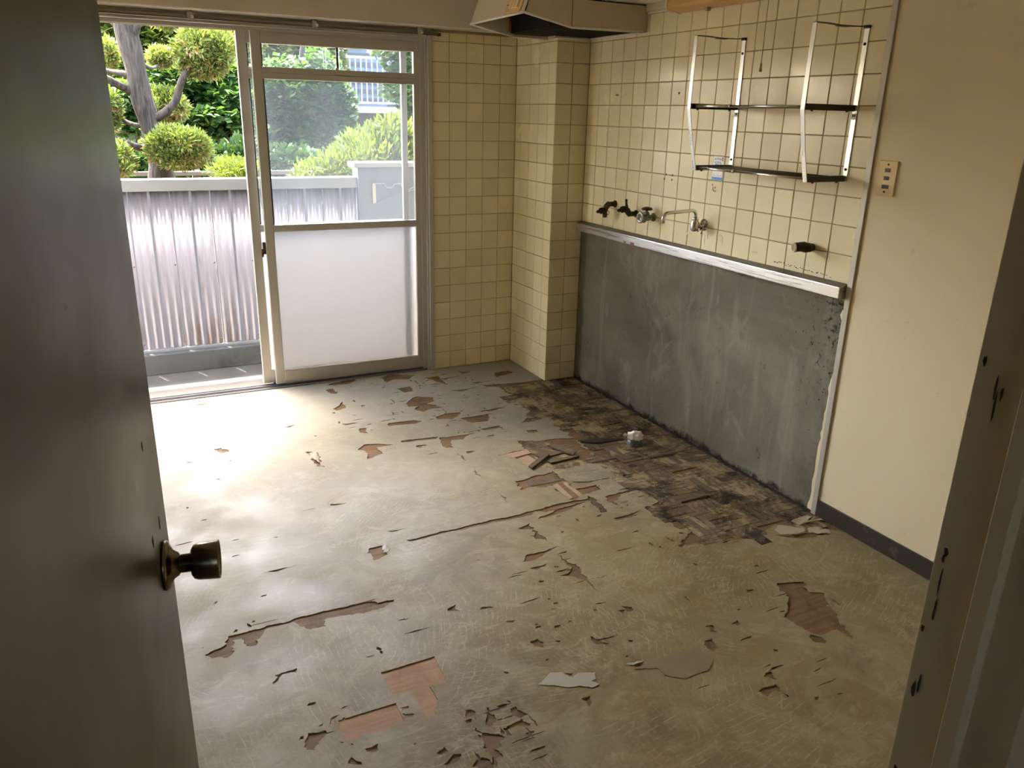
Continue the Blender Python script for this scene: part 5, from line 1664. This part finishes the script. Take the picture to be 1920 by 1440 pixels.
maple('dark-trunked maple with airy green layers behind the juniper', 6.9,
      ((428, 420), (428, 330), (425, 280), (415, 240), (398, 205), (378, 170), (360, 120)), (20, 17, 15, 13, 9, 6, 3),
      ((((422, 262), (436, 238), (446, 218), (452, 190)), (8, 7, 5, 3)), (((412, 240), (384, 228), (362, 212)), (6, 4, 3)), (((400, 208), (420, 190), (425, 160)), (5, 3, 2)), (((390, 190), (350, 160), (310, 135)), (4, 3, 2)),
       (((436, 238), (462, 222), (480, 218)), (4, 3, 2))),
      ((330, 150, 62, 26, 6.9, .45), (430, 185, 48, 20, 6.8, .45), (400, 215, 40, 13, 6.7, .5), (446, 232, 42, 16, 6.8, .5), (350, 225, 40, 14, 7.0, .5), (290, 235, 40, 16, 7.0, .5), (410, 140, 60, 22, 7.0, .45), (300, 185, 50, 16, 7.1, .5), (240, 190, 40, 26, 7.1, .45), (400, 252, 30, 8, 6.9, .5), (215, 240, 18, 14, 7.2, .5)),
      9500, 0.095, M['maple'], 101)
maple('yellow-green maple rising at the left behind the juniper trunk', 9.1,
      ((250, 420), (250, 330), (245, 240), (240, 120), (250, 20)), (12, 11, 9, 6, 3), ((((245, 200), (215, 150), (205, 90)), (4, 3, 2)), (((243, 150), (300, 90), (340, 60)), (4, 3, 2))),
      ((235, 130, 45, 38, 9.1, .5), (220, 80, 40, 36, 9.1, .5), (300, 80, 50, 30, 9.1, .5), (440, 70, 42, 30, 9.1, .5), (360, 120, 60, 22, 9.1, .5), (445, 110, 32, 22, 9.1, .5), (330, 40, 80, 30, 9.1, .5), (230, 30, 70, 30, 9.1, .5)),
      8000, 0.105, M['maple2'], 102)
maple('tall maple with sunlit yellow tips seen through the glass', 8.0,
      ((525, 420), (522, 330), (525, 280), (540, 220), (560, 150), (570, 60)), (14, 13, 11, 9, 6, 3),
      ((((524, 290), (508, 262), (490, 240)), (6, 4, 3)), (((535, 235), (580, 200), (620, 190)), (5, 4, 2)), (((526, 300), (560, 275), (590, 262)), (4, 3, 2))),
      ((530, 180, 55, 60, 8.0, .5), (580, 190, 52, 52, 8.0, .5), (500, 230, 35, 50, 8.0, .5), (560, 250, 60, 30, 8.0, .5), (600, 160, 36, 60, 8.0, .5), (520, 290, 40, 34, 8.0, .5), (625, 245, 30, 24, 8.0, .5), (640, 200, 18, 40, 8.0, .5)),
      12000, 0.09, M['maple'], 103)
maple('pale yellow maple crown above the tall maple, under the window head', 10.2,
      ((600, 420), (598, 330), (590, 220), (570, 110), (560, 30)), (9, 8, 7, 5, 2), ((((585, 180), (620, 130), (640, 100)), (4, 3, 2)),),
      ((530, 115, 60, 26, 10.2, .5), (590, 100, 50, 24, 10.2, .5), (500, 95, 36, 30, 10.2, .5), (560, 150, 60, 18, 10.2, .5), (610, 130, 36, 26, 10.2, .5), (560, 60, 90, 26, 10.2, .5)),
      8000, 0.10, M['maple2'], 104)
maple('feathery light green tree in front of the far balcony', 8.8,
      ((790, 420), (790, 330), (785, 240), (775, 150), (760, 60)), (8, 7, 6, 4, 2), ((((783, 200), (760, 160), (735, 120)), (3, 2.5, 2)),),
      ((765, 110, 34, 36, 8.8, .9), (755, 160, 30, 34, 8.8, .9), (785, 190, 26, 40, 8.8, .9), (730, 90, 24, 14, 8.8, .7), (770, 60, 60, 30, 9.0, 1.0), (800, 130, 40, 60, 9, 1.0)),
      5200, 0.10, M['maple'], 105)

hd = leaves('hedge', [blob(250, 322, 55, 30, 5.85, .3), blob(350, 322, 60, 22, 5.85, .3), blob(400, 300, 50, 18, 5.85, .3), blob(460, 300, 45, 36, 5.85, .3), blob(540, 320, 70, 40, 5.85, .3), blob(640, 330, 70, 34, 5.85, .3), blob(760, 330, 90, 60, 5.85, .3), blob(160, 330, 70, 40, 5.85, .3)], 14000, 0.085, M['dark_l'], None, 110, 'oval', 0.2, 0.2)
tag(hd, 'low dark green hedge below the trees', 'hedge')
fh = thing('fresh_hedge', tuple(at(280, 330, y=5.2).xy) + (-0.6,), 'fresh green leafy growth low behind the juniper trunk', 'hedge')
leaves('foliage', [blob(245, 300, 30, 22, 5.2, .15), blob(300, 318, 40, 14, 5.2, .15), blob(380, 312, 36, 14, 5.2, .15), blob(225, 285, 20, 14, 5.2, .15)], 3200, 0.075, M['maple'], fh, 111, 'oval', 0.2, 0.4)
for px in (225, 250, 290, 320, 365, 395):
    c0 = at(px, 318, y=5.2)
    MB().tube([(c0.x, 5.2, -0.61), (c0.x + 0.03, 5.2, 0.1), (c0.x, 5.2, c0.z + 0.05)], [0.016, 0.012, 0.006], 7).build('stem', M['bark2'], fh)
gf = thing('garden_fence', tuple(at(400, 330, y=4.7).xy) + (-0.6,), 'weathered wooden rail fence in the garden behind the juniper', 'fence')
zf = at(350, 321, y=4.7).z
MB().box((-4.0, 4.66, zf - 0.045), (1.5, 4.72, zf), 0.004).build('rail', M['fence'], gf)
MB().box((-4.0, 4.67, zf - 0.42), (1.5, 4.71, zf - 0.36), 0.004).build('rail', M['fence'], gf)
for k in range(6): MB().box((-3.8 + k * 1.05, 4.70, -0.6), (-3.72 + k * 1.05, 4.78, zf + 0.01), 0.004).build('post', M['fence'], gf)

# ------------------------------------------------------------------ houses behind
YB_ = 14.0
cw = at(640, 120, y=YB_)
bld = thing('apartment_block', (cw.x, YB_, -0.6), 'white apartment block with a railed balcony behind the trees', 'building')
xa = at(360, 200, y=YB_).x; xw = at(651, 120, y=YB_).x; xe = at(900, 120, y=YB_).x
zt = at(651, 60, y=YB_).z + 1.3
MB().box((xa, YB_, -0.6), (xw, YB_ + 2.5, zt)).build('wall', M['wall_w'], bld)
MB().box((xw, YB_ + 1.3, -0.6), (xe, YB_ + 2.5, zt)).build('recess_wall', M['grey_r'], bld)
zs1 = at(700, 212, y=YB_).z; zs2 = at(700, 200, y=YB_).z
MB().box((xw, YB_ - 0.05, zs1), (xe, YB_ + 1.3, zs2)).build('balcony_slab', M['slab_p'], bld)
MB().box((xw, YB_ - 0.05, zs1 + 2.75), (xe, YB_ + 1.3, zs2 + 2.75)).build('balcony_slab', M['slab_p'], bld)
zr0 = at(700, 193, y=YB_).z; zr1 = at(700, 109, y=YB_).z
rl = MB().box((xw, YB_ - 0.02, zr1 - 0.02), (xe, YB_ + 0.03, zr1 + 0.03)).build('railing', M['railw'], bld)
MB().box((xw, YB_ - 0.01, zr0 - 0.02), (xe, YB_ + 0.02, zr0 + 0.02)).build('lower_rail', M['railw'], rl)
for k in range(26):
    xx = xw + 0.06 + k * (xe - xw - 0.1) / 25
    MB().box((xx - 0.011, YB_ - 0.006, zr0), (xx + 0.011, YB_ + 0.016, zr1)).build('baluster', M['railw'], rl)
wdw = MB().box((xw + 0.25, YB_ + 1.24, zs2), (xw + 1.3, YB_ + 1.30, zs2 + 1.9)).build('window', M['shutter'], bld)
for k in range(9): MB().box((xw + 0.28, YB_ + 1.22, zs2 + 0.1 + k * 0.2), (xw + 1.27, YB_ + 1.24, zs2 + 0.2 + k * 0.2)).build('slat', M['grey_r'], wdw)
xs0 = at(365, 190, y=YB_ - .1).x; xs1_ = at(405, 190, y=YB_ - .1).x
for (p0, p1, q0, q1) in ((365, 405, 150, 195), (330, 362, 230, 270), (470, 500, 150, 200)):
    a = at(p0, q1, y=YB_ - .02); b = at(p1, q0, y=YB_ - .02)
    wd = MB().box((a.x, YB_ - 0.04, a.z), (b.x, YB_ + 0.01, b.z)).build('window', M['shutter'], bld)
    n_ = 6
    for k in range(n_):
        xx = a.x + (b.x - a.x) * (k + 0.5) / n_
        MB().box((xx - 0.012, YB_ - 0.055, a.z), (xx + 0.012, YB_ - 0.04, b.z)).build('slat', M['railw'], wd)
a = at(560, 245, y=YB_ - .02); b = at(588, 243, y=YB_ - .02)
MB().box((a.x, YB_ - 0.15, a.z - 0.03), (b.x, YB_, a.z + 0.02)).build('ledge', M['railw'], bld)
pw = at(262, 300, y=11.0); pt = at(200, 228, y=11.0)
ph = thing('pink_house', (pw.x - 2, 11.0, -0.6), 'pink rendered house wall at the far left behind the juniper', 'building')
MB().box((pw.x - 5, 11.0, -0.6), (pw.x, 13.0, pt.z)).build('wall', M['wall_p'], ph)
MB().prism([(pw.x - 5.1, 10.9, pt.z), (pw.x + 0.1, 10.9, pt.z), (pw.x + 0.1, 12.0, pt.z + 0.45), (pw.x - 5.1, 12.0, pt.z + 0.45)], (0, 0.0, 0.08)).build('roof', M['grey_r'], ph)
